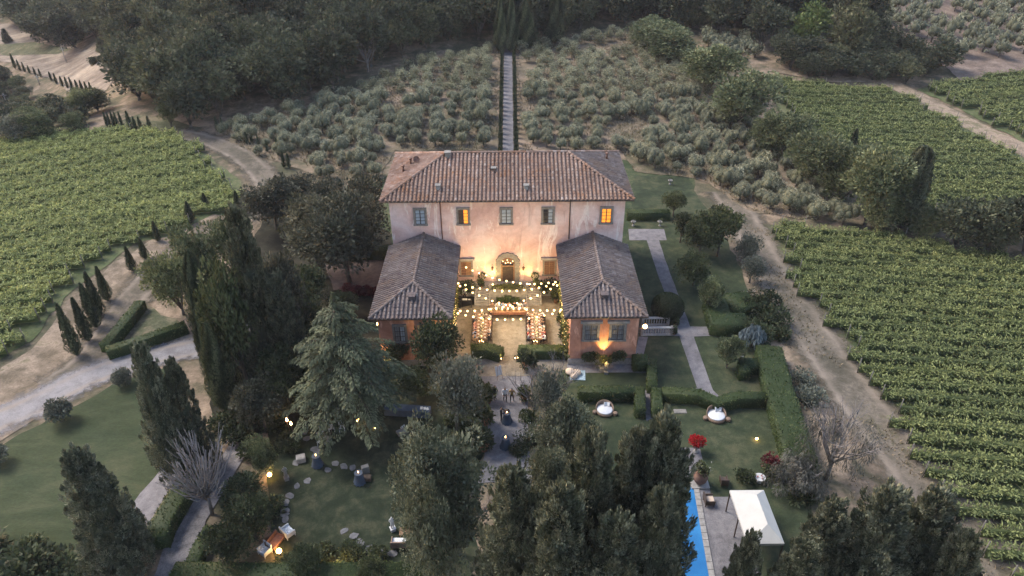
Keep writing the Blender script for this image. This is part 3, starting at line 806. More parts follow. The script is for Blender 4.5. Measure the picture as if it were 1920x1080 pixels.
# ------------------------------------------------------------------ the villa
VX, VY_ = -.45, 69.8
def plaster(name, base, pale, dark, sc=.28):
    m, nt, b = _nodes(name)
    v = _pos(nt, kind='Object'); n1 = _noise(nt, sc, 6, v, .62, .6); n2 = _noise(nt, 1.8, 6, v, .7)
    vs = _pos(nt, (1.1, 1.1, .22), kind='Object'); n3 = _noise(nt, .9, 6, vs, .65, 1.3)
    c = _ramp(nt, n1, [(.40, dark), (.5, base), (.60, pale)])
    st = _ramp(nt, n3, [(.57, 0), (.61, 1), (.66, .5), (.72, 0)])
    c = _mix(nt, _mix(nt, 1.0, st, .85, 'MULTIPLY'), c, tuple(min(.8, x * 1.3) for x in pale))
    st2 = _ramp(nt, n3, [(.30, 1), (.40, 0)])
    c = _mix(nt, _mix(nt, 1.0, st2, .55, 'MULTIPLY'), c, tuple(x * .62 for x in dark))
    c = _mix(nt, 1.0, c, _ramp(nt, n2, [(.25, .84), (.75, 1.12)]), 'MULTIPLY')
    nt.links.new(c, b.inputs['Base Color']); b.inputs['Roughness'].default_value = .92; b.inputs['Specular IOR Level'].default_value = .2
    _bump(nt, n2, b, .25, .03)
    return m
PL_MAIN = plaster('faded_pink_plaster', (.64, .445, .40), (.71, .54, .50), (.56, .365, .32))
PL_WING = plaster('salmon_plaster', (.53, .255, .175), (.59, .315, .225), (.44, .20, .13), .4)
def tile_mat(name, stops, lichen, lich2, pan):
    m, nt, b = _nodes(name)
    a = nt.nodes.new('ShaderNodeAttribute'); a.attribute_name = 'v'
    c = _ramp(nt, a.outputs['Fac'], stops)
    v = _pos(nt); f = _noise(nt, .45, 6, v, .7, .5); f2 = _noise(nt, 2.6, 5, v, .7); f3 = _noise(nt, .16, 3, v, .5)
    c = _mix(nt, _ramp(nt, f, [(.50, 0), (.66, .75)]), c, lichen)
    c = _mix(nt, _ramp(nt, f2, [(.56, 0), (.70, .8)]), c, lich2)
    c = _mix(nt, 1.0, c, _ramp(nt, f3, [(.35, .80), (.65, 1.2)]), 'MULTIPLY')
    nt.links.new(c, b.inputs['Base Color']); b.inputs['Roughness'].default_value = .9; b.inputs['Specular IOR Level'].default_value = .2
    _bump(nt, f2, b, .3, .02)
    return m
TILE_A = tile_mat('weathered_terracotta_tiles', [(0, (.14, .088, .070)), (.35, (.205, .135, .108)), (.7, (.25, .178, .148)), (1, (.34, .27, .24))], (.26, .125, .065), (.36, .29, .25), 0)
TILE_B = tile_mat('grey_weathered_tiles', [(0, (.085, .062, .066)), (.35, (.135, .106, .098)), (.7, (.175, .142, .132)), (1, (.23, .195, .185))], (.19, .125, .09), (.23, .205, .20), 0)
PAN_A = plain('brown_pan_tiles', (.16, .10, .08), .95, var=.4)  # dark brown base tone showing between the rows of cover tiles
PAN_B = plain('grey_pan_tiles', (.10, .078, .078), .95, var=.4)

villa = empty('villa', (VX, VY_, 0), label='large faded pink country villa with hipped tile roofs and two projecting wings', cat='villa')
XW = 12.65
put('wall', MB().box(-XW, XW, 0, 11.7, -.5, 12).mesh('wall', PL_MAIN), parent=villa)
WR = (6.05, 12.60); WL = (-12.45, -5.90); YF = -13.4; WH = 6.15
for x0, x1 in (WL, WR):
    put('wing_wall', MB().box(x0, x1, YF, -.002, -.5, WH).mesh('wing_wall', PL_WING), parent=villa)
put('plinth', MB().box(WR[0] - .10, WR[1] + .10, YF - .12, -3, -.3, .72).mesh('plinth', STONE), parent=villa)
put('plinth', MB().box(WL[0] - .10, WL[1] + .10, YF - .12, -3, -.3, .72).mesh('plinth', STONE), parent=villa)

def tiles_row(A, a, u, s, L, pitch, r, seed_col=0.0):
    """one course of overlapping barrel tiles climbing the slope from the eave point A + a*s"""
    nrm = a.cross(u)
    if nrm.z < 0: nrm = -nrm
    nt_ = max(1, int(round(L / .42))); st = L / nt_
    V = []; F = []; W = []
    for i in range(nt_):
        jr = rnd.uniform(-.012, .012); lift = .035 + rnd.uniform(-.008, .012)
        v = min(1, max(0, rnd.gauss(.5, .17) + seed_col))
        b0 = A + a * (s + jr) + u * (i * st) + nrm * lift; b1 = A + a * (s + jr + rnd.uniform(-.01, .01)) + u * (i * st + st * 1.12) + nrm * .008
        o = len(V)
        for b, rr in ((b0, r), (b1, r * .84)):
            for k in range(6):
                t = math.pi * k / 5
                V.append(b - a * (math.cos(t) * rr) + nrm * (math.sin(t) * rr))
        F += [(o + k, o + k + 1, o + 7 + k, o + 6 + k) for k in range(5)]
        F.append((o, o + 1, o + 2, o + 3, o + 4, o + 5))
        W += [v] * 12
    return V, F, W
def tile_mesh(V, F, W, mat):
    me = bpy.data.meshes.new('tile_row'); me.from_pydata([tuple(p) for p in V], [], F)
    at_ = me.attributes.new('v', 'FLOAT', 'POINT'); at_.data.foreach_set('value', W)
    me.materials.append(mat); me.update(); return me
def slope(parent, A, B, run_fn, up, tanp, pitch, r, mat, full=True):
    A = Vector(A); B = Vector(B); a = (B - A).normalized(); W_ = (B - A).length
    up = Vector(up); u = Vector((up.x, up.y, tanp)).normalized(); cosp = 1 / math.sqrt(1 + tanp * tanp)
    n = int(W_ / pitch); p = W_ / n
    AV, AF, AW = [], [], []
    for i in range(n):
        s = (i + .5) * p; L = run_fn(s, W_) / cosp
        if L < .25: continue
        V, F, W = tiles_row(A, a, u, s, L, p, r, rnd.uniform(-.08, .08))
        if full: put('tile_row', tile_mesh(V, F, W, mat), parent=parent)
        else:
            o = len(AV); AV += V; AF += [tuple(q + o for q in f) for f in F]; AW += W
    if not full and AV: tag(put('roof_tiles', tile_mesh(AV, AF, AW, mat), parent=parent), kind='stuff')
def ridge(parent, A, B, r, mat, name='ridge_tile'):
    A = Vector(A); B = Vector(B); d = (B - A); n = int(d.length / .42); d.normalize()
    a = d.cross(Vector((0, 0, 1))).normalized()
    V, F, W = tiles_row(A + Vector((0, 0, .06)), a, d, 0, (B - A).length, .4, r)
    put(name, tile_mesh(V, F, W, mat), parent=parent)
OV = .8; TP = .405
mx0, mx1, my0, my1, mz = -XW - OV, XW + OV, -OV, 11.7 + OV, 11.95
half = (my1 - my0) / 2; rz_ = mz + half * TP
c = [(mx0, my0, mz), (mx1, my0, mz), (mx1, my1, mz), (mx0, my1, mz), (mx0 + half, my0 + half, rz_), (mx1 - half, my0 + half, rz_)]
def lower(P, d): return [(x, y, z - d) for x, y, z in P]
def roof_body(c, faces, mat, name='roof'):
    n = len(c); lo = [(x, y, c[0][2] - .16) for x, y, z in c[:4]]
    mb = MB().add(c, faces)
    mb.add(list(c[:4]) + lo, [(0, 4, 5, 1), (1, 5, 6, 2), (2, 6, 7, 3), (3, 7, 4, 0), (4, 7, 6, 5)], 1)
    return put(name, mb.mesh(name, mat, DARKWOOD), parent=villa)
roofA = roof_body(c, [(0, 1, 5, 4), (1, 2, 5), (2, 3, 4, 5), (3, 0, 4)], PAN_A)
hip = lambda s, W: min(half, s, W - s)
slope(roofA, c[0], c[1], hip, (0, 1), TP, .43, .150, TILE_A)
slope(roofA, c[3], c[0], hip, (1, 0), TP, .43, .150, TILE_A)
slope(roofA, c[1], c[2], hip, (-1, 0), TP, .43, .150, TILE_B)
slope(roofA, c[2], c[3], hip, (0, -1), TP, .43, .150, TILE_A, full=False)
for A, B in ((c[0], c[4]), (c[1], c[5]), (c[2], c[5]), (c[3], c[4]), (c[4], c[5])): ridge(roofA, A, B, .17, TILE_A)
for (x0, x1) in (WL, WR):
    e = .65; a0, a1, b0 = x0 - e, x1 + e, YF - e; hw = (a1 - a0) / 2; zz = WH - .03; rzz = zz + hw * TP
    c2 = [(a0, b0, zz), (a1, b0, zz), (a1, -.02, zz), (a0, -.02, zz), ((a0 + a1) / 2, b0 + hw, rzz), ((a0 + a1) / 2, -.02, rzz)]
    rf = roof_body(c2, [(0, 1, 4), (1, 2, 5, 4), (3, 0, 4, 5)], PAN_B)
    slope(rf, c2[0], c2[1], lambda s, W: min(s, W - s), (0, 1), TP, .40, .130, TILE_B)
    slope(rf, c2[1], c2[2], lambda s, W: min(hw, s), (-1, 0), TP, .40, .130, TILE_B)
    slope(rf, c2[3], c2[0], lambda s, W: min(hw, W - s), (1, 0), TP, .40, .130, TILE_B)
    for A, B in ((c2[0], c2[4]), (c2[1], c2[4]), (c2[4], c2[5])): ridge(rf, A, B, .16, TILE_B)
    xc = (a0 + a1) / 2
    put('roof_vent', MB().box(xc - .28, xc + .28, b0 + 1.9, b0 + 2.5, zz + .75, zz + 1.25).box(xc - .36, xc + .36, b0 + 1.8, b0 + 2.6, zz + 1.25, zz + 1.33).mesh('roof_vent', PAN_B), parent=rf)
    put('gutter', MB().tube([(a0 - .03, -.1, zz - .06), (a0 - .03, b0 - .03, zz - .06), (a1 + .03, b0 - .03, zz - .06), (a1 + .03, -.1, zz - .06)], .06, 6).mesh('gutter', DARKWOOD), parent=rf)
put('gutter', MB().tube([(mx0, my0 - .04, mz - .06), (mx1, my0 - .04, mz - .06)], .07, 6).mesh('gutter', DARKWOOD), parent=roofA)
def roof_z(y): return mz + (y - my0) * TP
for px, y, w, h, m_ in ((829, .9, .22, .40, STONE), (990, .8, .22, .40, STONE), (843, 5.4, .28, .50, GSTONE), (930, 3.4, .22, .25, TILE_A)):
    x = (px - 955) * 79 / FPX
    ch = put('chimney', MB().box(x - w, x + w, y - w, y + w, roof_z(y) - .2, roof_z(y) + h).mesh('chimney', m_), parent=roofA)
    put('chimney_cap', MB().box(x - w - .08, x + w + .08, y - w - .08, y + w + .08, roof_z(y) + h + .002, roof_z(y) + h + .08).mesh('cap', GSTONE), parent=roofA)
for x, y in ((-10.9, 6.6), (11.5, 8.3), (-11.6, 5.2)):
    zr = mz + (min(x - mx0, mx1 - x)) * TP
    put('vent_pipe', MB().tube([(x, y, zr - .1), (x, y, zr + .7)], .13, 8).tube([(x, y, zr + .7), (x, y, zr + .82)], .2, 8).mesh('vent_pipe', IRON), parent=roofA)
dish = MB(); dish.lathe([(.01, 0), (.2, .03), (.36, .11), (.38, .13), (.36, .12), (.2, .045), (.01, .015)], 14); 
put('satellite_dish', dish.mesh('dish', IRON), (-10.2, 6.2, mz + 3.2 * TP + .55), parent=roofA).rotation_euler = (R(55), 0, R(20))
put('dish_arm', MB().tube([(-10.2, 6.2, mz + 3.2 * TP), (-10.2, 6.25, mz + 3.2 * TP + .6)], .03, 5).mesh('dish_arm', IRON), parent=roofA)
for x, zb in ((-7.15, 7.6), (6.75, 7.5)):
    put('downpipe', MB().tube([(x, my0 + .1, mz - .1), (x, -.08, mz - .7), (x, -.08, zb - .6)], .055, 8).mesh('downpipe', IRON if x < 0 else DARKWOOD), parent=villa)

# windows
GLASS, nt, b_ = _nodes('window_glass')
b_.inputs['Base Color'].default_value = (.10, .125, .15, 1); b_.inputs['Roughness'].default_value = .12; b_.inputs['Specular IOR Level'].default_value = .9
CURT = plain('pale_curtain_glass', (.30, .36, .42), .35, var=.25, bump=0)
DARKG = plain('dark_room_glass', (.02, .022, .03), .2, var=.3, bump=0)
def box_mesh(name, w, d, h, mat): return MB().box(-w / 2, w / 2, -d / 2, d / 2, -h / 2, h / 2).mesh(name, mat)
def window(x, z, w, h, y, panes, rows=4, fw=.2, lintel=False, sill=True, barmat=None, grid=None):
    """stone surround, recess, two casements of panes; faces -Y"""
    win = put('window', MB().box(x - w / 2, x + w / 2, y - .045, y - .003, z - h / 2, z + h / 2).mesh('window', DARKG), parent=villa)
    s = MB()
    s.box(x - w / 2 - fw, x - w / 2, y - .14, y - .002, z - h / 2, z + h / 2)
    s.box(x + w / 2, x + w / 2 + fw, y - .14, y - .002, z - h / 2, z + h / 2)
    s.box(x - w / 2 - fw, x + w / 2 + fw, y - .145, y - .002, z + h / 2, z + h / 2 + fw * 1.2)
    put('surround', s.mesh('surround', GSTONE), parent=win)
    if lintel: put('lintel', MB().box(x - w / 2 - fw - .22, x + w / 2 + fw + .22, y - .30, y - .002, z + h / 2 + fw * 1.2, z + h / 2 + fw * 1.2 + .24).mesh('lintel', STONE), parent=win)
    if sill: put('sill', MB().box(x - w / 2 - fw - .06, x + w / 2 + fw + .06, y - .20, y - .002, z - h / 2 - .17, z - h / 2).mesh('sill', GSTONE), parent=win)
    bm_ = barmat or FRAMEW; f = .05
    sa = MB()
    for k in (0, 1):
        xa = x - w / 2 + k * w / 2
        for a, b, c_, d in ((xa, xa + f, z - h / 2, z + h / 2), (xa + w / 2 - f, xa + w / 2, z - h / 2, z + h / 2)): sa.box(a, b, y - .10, y - .05, c_, d)
        for i in range(rows + 1):
            zz = z - h / 2 + (h - f) * i / rows; sa.box(xa + f, xa + w / 2 - f, y - .095, y - .055, zz, zz + (f if i in (0, rows) else .035))
        if grid:
            for g in range(1, grid): sa.box(xa + w / 2 * g / grid - .012, xa + w / 2 * g / grid + .012, y - .098, y - .058, z - h / 2 + f, z + h / 2 - f)
    put('sash', sa.mesh('sash', bm_), parent=win)
    pm = {}
    for k in (0, 1):
        m_ = panes[k]
        pw, ph = w / 2 - 2 * f - .004, (h - f) / rows - .04
        if m_ not in pm: pm[m_] = box_mesh('pane', pw, .012, ph, m_)
        for i in range(rows):
            put('pane', pm[m_], (x - w / 2 + k * w / 2 + w / 4, y - .062, z - h / 2 + (h - f) * (i + .5) / rows + f / 2), parent=win)
    return win
window(-9.4, 9.75, 1.05, 1.70, 0, (CURT, CURT))
window(-4.75, 9.75, 1.05, 1.70, 0, (DARKWOOD, WINLIT))
window(-.10, 9.75, 1.05, 1.70, 0, (CURT, CURT))
window(4.40, 9.75, 1.05, 1.70, 0, (DARKG, CURT))
window(10.7, 9.75, 1.05, 1.70, 0, (WINLIT, WINLIT))
window(-4.70, 3.25, 1.15, 1.75, 0, (IRON, WOOD), rows=5, lintel=True, barmat=WOOD, grid=3)
window(4.70, 3.25, 1.15, 1.75, 0, (IRON, IRON), rows=6, lintel=True, barmat=WOOD, grid=3)
SHUT = plain('grey_window_glass', (.17, .18, .20), .3, var=.3)
for x in (8.05, 10.62): window(x, 3.95, 1.18, 1.75, YF, (SHUT, SHUT), rows=3, fw=.24, lintel=True, grid=3)
for x in (-10.4, -7.95): window(x, 3.95, 1.0, 1.75, YF, (SHUT, CURT), rows=3, fw=.2, grid=2)
# arched doorway with voussoirs
door = put('doorway', None or MB().box(-.78, .78, -.04, -.003, 1.5, 3.85).mesh('doorway', DARKG), parent=villa)
mb = MB(); mb.add([(0, -.04, 3.85)] + [(.78 * math.cos(math.pi * k / 14), -.04, 3.85 + .78 * math.sin(math.pi * k / 14)) for k in range(15)], [(0, k + 1, k + 2)[::-1] for k in range(14)])
put('arch_light', mb.mesh('arch_light', WINLIT if False else IRON), parent=door)
for s in (-1, 1):
    for k in range(8):
        z0 = 1.5 + k * .294
        put('stone_block', MB().box(*sorted((s * .80, s * (1.30 + .06 * (k % 2)))), -.14 - .02 * (k % 2), -.002, z0 + .008, z0 + .286).mesh('stone_block', GSTONE), parent=door)
for k in range(15):
    a0, a1 = math.pi * k / 15 + .008, math.pi * (k + 1) / 15 - .008; ro = 1.33 + .07 * (k % 2)
    P = [(r_ * math.cos(a), r_ * math.sin(a) + 3.86) for r_, a in ((.79, a0), (ro, a0), (ro, a1), (.79, a1))]
    v = [(px_, yy, pz) for yy in (-.16, -.002) for px_, pz in P]
    put('stone_block', MB().add(v, [(0, 1, 2, 3), (0, 4, 5, 1), (1, 5, 6, 2), (2, 6, 7, 3), (3, 7, 4, 0)]).mesh('stone_block', GSTONE), parent=door)
put('door_leaf', MB().box(-.74, -.62, -.12, -.05, 1.5, 3.8).box(.62, .74, -.12, -.05, 1.5, 3.8).box(-.62, .62, -.12, -.05, 3.45, 3.58).mesh('door_leaf', WOOD), parent=door)
put('door_panel', MB().box(-.60, .60, -.09, -.05, 1.5, 3.4).mesh('door_panel', DARKWOOD), parent=door)
# terrace, parapet, two flights of steps
TZ = 1.5
put('terrace', MB().box(-5.88, 6.03, -1.0, -.002, -.2, TZ - .004).mesh('terrace', STONE), parent=villa)
put('terrace_bay', MB().box(-2.05, 2.05, -1.9, -1.002, -.2, TZ).mesh('terrace_bay', STONE), parent=villa)
put('parapet', MB().box(-2.05, 2.05, -1.9, -1.72, TZ + .002, TZ + .42).mesh('parapet', STONE), parent=villa)
for x0 in (-3.6, 2.15):
    for k in range(7):
        put('stone_step', MB().box(x0, x0 + 1.45, -1.0 - (k + 1) * .28, -1.0 - k * .28 - .002, 0, TZ - (k + 1) * .19 + .01).mesh('stone_step', STONE), parent=villa)
    for xx in (x0 - .16, x0 + 1.46):
        if abs(xx) > 2.3 or True: put('stair_wall', MB().add([(xx, -1.002, 0), (xx + .14, -1.002, 0), (xx + .14, -1.002, TZ + .2), (xx, -1.002, TZ + .2), (xx, -3.0, 0), (xx + .14, -3.0, 0), (xx + .14, -3.0, .28), (xx, -3.0, .28)], [(0, 3, 2, 1), (4, 5, 6, 7), (0, 4, 7, 3), (1, 2, 6, 5), (3, 7, 6, 2)]).mesh('stair_wall', STONE), parent=villa)
for s in (-1, 1):
    x = 1.75 * s
    l = MB(); l.tube([(x, -.02, 3.75), (x, -.2, 3.8), (x, -.28, 3.7)], .02, 5); l.lathe([(.02, -.28), (.10, -.2), (.15, .12), (.17, .14), (.05, .26), (.01, .34)], 8, (x, -.28, 3.3))
    put('wall_lantern', l.mesh('wall_lantern', IRON), parent=villa)
# ------------------------------------------------------------------ the evening air
hm = bpy.data.materials.new('evening_haze'); hm.use_nodes = True
_n = hm.node_tree; _n.nodes.remove(_n.nodes['Principled BSDF'])
pv = _n.nodes.new('ShaderNodeVolumePrincipled'); pv.inputs['Color'].default_value = (.80, .80, .92, 1); pv.inputs['Density'].default_value = HAZE
_n.links.new(pv.outputs[0], _n.nodes['Material Output'].inputs['Volume'])
tag(put('haze', MB().box(-760, 760, -60, 960, -60, 175).mesh('haze', hm)), kind='stuff')
# ------------------------------------------------------------------ vineyards: every row is a thing
POSTM = MB().tube([(0, 0, -.2), (0, 0, 1.9)], .05, 5).mesh('post', plain('grey_post_wood', (.15, .135, .12), .9))
def vine_rows(poly_px, ang, spacing, dens, mat, label, group, hh=1.7, size=.5, ymax=None, first=0):
    P = [at(*p)[:2] for p in poly_px]
    ca, sa = math.cos(ang), math.sin(ang)
    Q = [(x * ca + y * sa, -x * sa + y * ca) for x, y in P]
    u0, u1 = min(q[0] for q in Q), max(q[0] for q in Q); v0, v1 = min(q[1] for q in Q), max(q[1] for q in Q)
    v = v0 + spacing * .5; cnt = 0; row = 0
    while v < v1:
        us = np.arange(u0, u1, .5); wob = .35 * math.sin(v * 3.1)
        ok = inside(Q, us + wob * 2, np.full(len(us), v))
        X = us * ca - v * sa; Y = us * sa + v * ca
        sx, sy = proj(X, Y, hz(X, Y)); ok &= (sx > -90) & (sx < 2010) & (sy < 1140) & (sy > -40)
        if ok.any(): row += 1
        i = 0
        while i < len(us):
            if not ok[i]: i += 1; continue
            j = i
            while j + 1 < len(us) and ok[j + 1]: j += 1
            L = us[j] - us[i]
            if L > 6:
                cut = rnd.randrange(0, 5); i += cut; j -= rnd.randrange(0, 5); L = us[j] - us[i]
            if L > 2.5:
                n = int(L * dens); s = us[i] + rng.random(n) * L
                # uneven vigour along the row
                vig = .86 + .10 * np.sin(s * 1.9 + v * 5) + .08 * np.sin(s * 4.7 + v) + .10 * np.sin(s * .31 + v * 2.3)
                keep = rng.random(n) < (.55 + .5 * vig); s = s[keep]; vig = vig[keep]; n = len(s)
                off = rng.normal(size=n) * spacing * .17; hgt = (.62 + .52 * rng.random(n) ** .8) * hh * vig
                cx, cy = X[i], Y[i]; cz = float(hz(cx, cy))
                x = s * ca - (v + off) * sa; y = s * sa + (v + off) * ca
                Pp = np.stack([x - cx, y - cy, hz(x, y) - cz + hgt * .72], 1)
                side = np.sign(off)
                D = rdir(n) * .8 + np.stack([-sa * side * .8, ca * side * .8, np.full(n, .35)], 1)
                lv = Leaves()
                lv.add(Pp, D, np.stack([-sa * side * .5, ca * side * .5, np.ones(n)], 1) + rdir(n) * .6, size * (.5 + 1.0 * rng.random(n)), size * .38 * (.6 + .8 * rng.random(n)), .30 + .35 * (hgt / hh) + (rng.random(n) - .5) * .5)
                m = max(2, int(L * 1.1)); s2 = us[i] + rng.random(m) * L; a = rng.random(m) * 6.28
                x = s2 * ca - v * sa; y = s2 * sa + v * ca
                D = np.stack([np.cos(a), np.sin(a), np.full(m, .7)], 1)
                lv.add(np.stack([x - cx, y - cy, hz(x, y) - cz + hh * .85], 1), D, rdir(m), size * 1.7, size * .28, .9)
                core = MB(); k = max(2, int(L / 4)); vs = []; fs = []
                for q in range(k + 1):
                    ss = us[i] + L * q / k
                    for o_, zq in ((-.18, .25), (-.14, hh * .58), (.14, hh * .58), (.18, .25)):
                        xx = ss * ca - (v + o_) * sa; yy = ss * sa + (v + o_) * ca; vs.append((xx - cx, yy - cy, float(hz(xx, yy)) - cz + zq))
                    if q < k: fs += [(q * 4 + r_, q * 4 + r_ + 1, q * 4 + r_ + 5, q * 4 + r_ + 4) for r_ in range(3)]
                core.add(vs, fs)
                vr = put('vine_row', lv.mesh('vine_row', mat, core), (cx, cy, cz), label=label % ordinal(row), cat='vine row', group=group)
                for q in (i, j): put('post', POSTM, (X[q] - cx, Y[q] - cy, float(hz(X[q], Y[q])) - cz), parent=vr)
                cnt += 1
            i = j + 1
        v += spacing
    return cnt
vine_rows(VY_L, R(9), 1.9, 105, V_VINE_L, 'bright green vine row in the left vineyard, %s from the near end', 'vine rows left of the villa', size=.36)
vine_rows(VY_R, R(-7), 1.9, 120, V_VINE_R, 'dark green vine row right of the long dirt track, %s from the near end', 'vine rows right of the dirt track', size=.28)
vine_rows(VY_M, R(-5), 1.7, 52, V_VINE_R, 'distant vine row behind the pale tree line, %s from the near end', 'vine rows of the middle field', size=.34)
vine_rows(VY_F, R(10), 1.7, 44, V_VINE_R, 'distant vine row beyond the far diagonal track, %s from the near end', 'vine rows of the far field', size=.38)

# ------------------------------------------------------------------ prototypes of the trees
OLV = [proto_olive(V_OLIVE) for _ in range(4)]
FORP = [proto_broad(9, 3.8, 46, 78, .48, base=.04, cl=.30, mat=V_FOREST, lobes=4, out=1.1) for _ in range(4)]
FARP = [proto_broad(9, 3.8, 18, 34, 1.0, base=.12, cl=.34, mat=V_FOREST, lobes=3) for _ in range(2)]
BROAD = [proto_broad(9, 4, 66, 110, .36, base=.06, cl=.26, mat=V_LIGHT, lobes=4, up=.5) for _ in range(3)]
OAKP = [proto_broad(9, 4, 66, 110, .34, base=.16, cl=.26, mat=V_OAK, lobes=4) for _ in range(2)]
GREEN = [proto_broad(8, 4, 60, 95, .38, base=.18, cl=.26, mat=V_BUSH, lobes=4, up=.2) for _ in range(2)]
FGP = [proto_broad(12, 4.6, 120, 140, .26, base=.12, cl=.20, mat=V_FG, lobes=8, up=.2) for _ in range(2)]
GREY = proto_broad(6, 3, 46, 85, .30, base=.2, cl=.28, mat=V_GREYT, lobes=3)
LIME = proto_broad(9, 4, 40, 60, .6, mat=V_LIME)
CYP = [proto_spindle(7, .75, 1500, .34, V_CYP) for _ in range(3)]
CYPF = [proto_spindle(7, .8, 420, .6, V_CYP, name='crown') for _ in range(2)]
BIGCYP = [proto_spindle(12, 2.0, 7500, .42, V_CYP, power=.62, wob=.22) for _ in range(3)]
CONP = [proto_conifer(15, 4.2, 210, 150, .27, V_CON) for _ in range(3)]
DCONP = [proto_conifer(15, 3.6, 170, 90, .36, V_DCON, power=.5) for _ in range(2)]
BUSHP = [proto_bush(1.6, 1.3, 16, 70, .26, V_BUSH) for _ in range(3)]
CEDARP = proto_cedar(12, 6.2, 12, V_CEDAR, dens=3.2, size=.25, droop=.22)

DOMEP = proto_broad(2.6, 1.6, 40, 90, .20, base=.02, cl=.30, mat=V_GREYT, lobes=1)
# near cypress row along the vineyard
cyn = 0
for (bx, by, top, w) in ((146, 667, 560, 24), (167, 640, 551, 22), (182, 614, 524, 24), (189, 591, 504, 22), (203, 564, 495, 19), (250, 508, 460, 13), (273, 485, 446, 12), (297, 452, 413, 11), (333, 457, 421, 12), (359, 418, 376, 12), (388, 393, 361, 10), (449, 397, 357, 11)):
    cyn += 1
    tree_px(CYP[rnd.randrange(3)], bx, by, top, w * (1.35 if by < 520 else 1.1), 'slender dark cypress along the left vineyard, %s from the near end of the row' % ordinal(cyn), 'cypresses along the left vineyard', name='cypress', cat='cypress tree')
far = [(x / 2.7, y / 2.7, h / 2.7, w / 2.7) for x, y, h, w in
       [(80, 350, 82, 18), (103, 358, 58, 13), (127, 365, 52, 12), (152, 372, 42, 12), (180, 380, 42, 12), (208, 390, 45, 12), (262, 410, 48, 14), (288, 425, 55, 15), (318, 437, 52, 16),
        (345, 447, 60, 16), (370, 458, 68, 16), (400, 473, 70, 18), (425, 480, 75, 18), (450, 490, 78, 18), (472, 490, 76, 18), (402, 540, 65, 16), (422, 545, 62, 16), (440, 530, 50, 14)]]
for k_, (x, y, h, w) in enumerate(far):
    tree_px(CYPF[rnd.randrange(2)], x, y, y - h, w, 'tiny cypress in the row across the stubble field, %s from its far left end' % ordinal(k_ + 1), 'cypresses across the far stubble field', name='cypress', cat='cypress tree')
for k_, (x, y, h, w) in enumerate([(545, 640, 75, 18), (560, 640, 70, 16), (580, 640, 75, 18), (598, 645, 78, 18), (622, 650, 85, 18), (665, 660, 100, 26), (690, 660, 72, 20), (718, 665, 75, 22), (740, 665, 38, 12), (765, 668, 80, 24)]):
    tree_px(CYPF[rnd.randrange(2)], x / 2.7, y / 2.7, (y - h) / 2.7, w / 2.7, 'small cypress behind the top edge of the left vineyard, %s from the left' % ordinal(k_ + 1), 'cypresses behind the left vineyard', name='cypress', cat='cypress tree')
for k_, (x, y, h, w) in enumerate([(1105, 670, 80, 20), (1130, 662, 70, 16), (1222, 715, 60, 16), (1252, 730, 62, 18), (1275, 718, 55, 15), (1310, 740, 60, 14), (1355, 770, 60, 16), (1412, 790, 95, 20), (1440, 850, 85, 22), (1465, 852, 75, 22)]):
    tree_px(CYPF[rnd.randrange(2)], x / 2.7, y / 2.7, (y - h) / 2.7, w / 2.7, 'small cypress between upper dirt track and left olive grove, %s from the far end' % ordinal(k_ + 1), 'cypresses between track and olive grove', name='cypress', cat='cypress tree')

# stepped path climbing between clipped cypresses
HP = [(-.45 + .0 * y, y) for y in np.arange(84, 163, 3.0)]
ribbon('hill_path', HP, [1.75, 1.75], M['path'], .06, px=False, jit=.04)
for i, y in enumerate(np.arange(86, 160, 1.9)):
    for s in (-1, 1):
        if s > 0 and 40 < i < 42: continue
        e = plant_tree(CYPF[rnd.randrange(2)], -.45 + s * (1.28 + rnd.uniform(-.05, .05)) + .0, y + rnd.uniform(-.2, .2), rnd.uniform(2.1, 3.1) * (1 if y < 150 else .8), .36,
                       'clipped narrow cypress %s up the %s side of the hill path' % (ordinal(i + 1), 'left' if s < 0 else 'right'),
                       'cypresses on the %s side of the hill path' % ('left' if s < 0 else 'right'), name='cypress', cat='cypress tree')

# ------------------------------------------------------------------ olive groves
def scatter(poly_px, gap, jit, keep=1.0, ang=0.0, gap2=None):
    P = [at(*p)[:2] for p in poly_px]
    xs = [p[0] for p in P]; ys = [p[1] for p in P]; out = []
    cx, cy = sum(xs) / len(xs), sum(ys) / len(ys); ext = max(max(xs) - min(xs), max(ys) - min(ys)) * .75
    for a in np.arange(-ext, ext, gap):
        for b in np.arange(-ext, ext, gap2 or gap):
            x = cx + a * math.cos(ang) - b * math.sin(ang) + rnd.uniform(-jit, jit); y = cy + a * math.sin(ang) + b * math.cos(ang) + rnd.uniform(-jit, jit)
            if rnd.random() > keep or not inside(P, np.array(x), np.array(y)): continue
            sx, sy = proj(x, y, float(hz(x, y)) + 1.5)
            if -60 < sx < 1980 and -50 < sy < 1120: out.append((x, y))
    return out
OL_L = [(395, 250), (470, 232), (560, 205), (700, 155), (800, 118), (933, 92), (933, 283), (740, 283), (715, 330), (690, 345), (600, 335), (540, 312), (480, 290)]
OL_R = [(972, 95), (1180, 55), (1300, 120), (1380, 190), (1440, 250), (1530, 310), (1600, 400), (1500, 412), (1400, 395), (1330, 345), (1300, 335), (1190, 322), (1165, 283), (972, 283)]
OL_P = [(1290, 68), (1390, 80), (1440, 100), (1435, 118), (1340, 110)]
OL_H = [(1560, -40), (2000, -60), (2000, 95), (1815, 128), (1790, 95), (1615, 70)]
cl_noise = lambda x, y: math.sin(x * .16 + 1.3) * math.cos(y * .13 + x * .05) + .5 * math.sin(y * .31 - x * .2)
sp = [(x, y, 'L') for x, y in scatter(OL_L, 2.75, .8)] + [(x, y, 'R') for x, y in scatter(OL_R, 2.75, .8)]
sp = [s for s in sp if cl_noise(s[0], s[1]) < .95 and abs(s[0] + .45) > 3.0 and not (s[1] < 88 and abs(s[0]) < 16)]
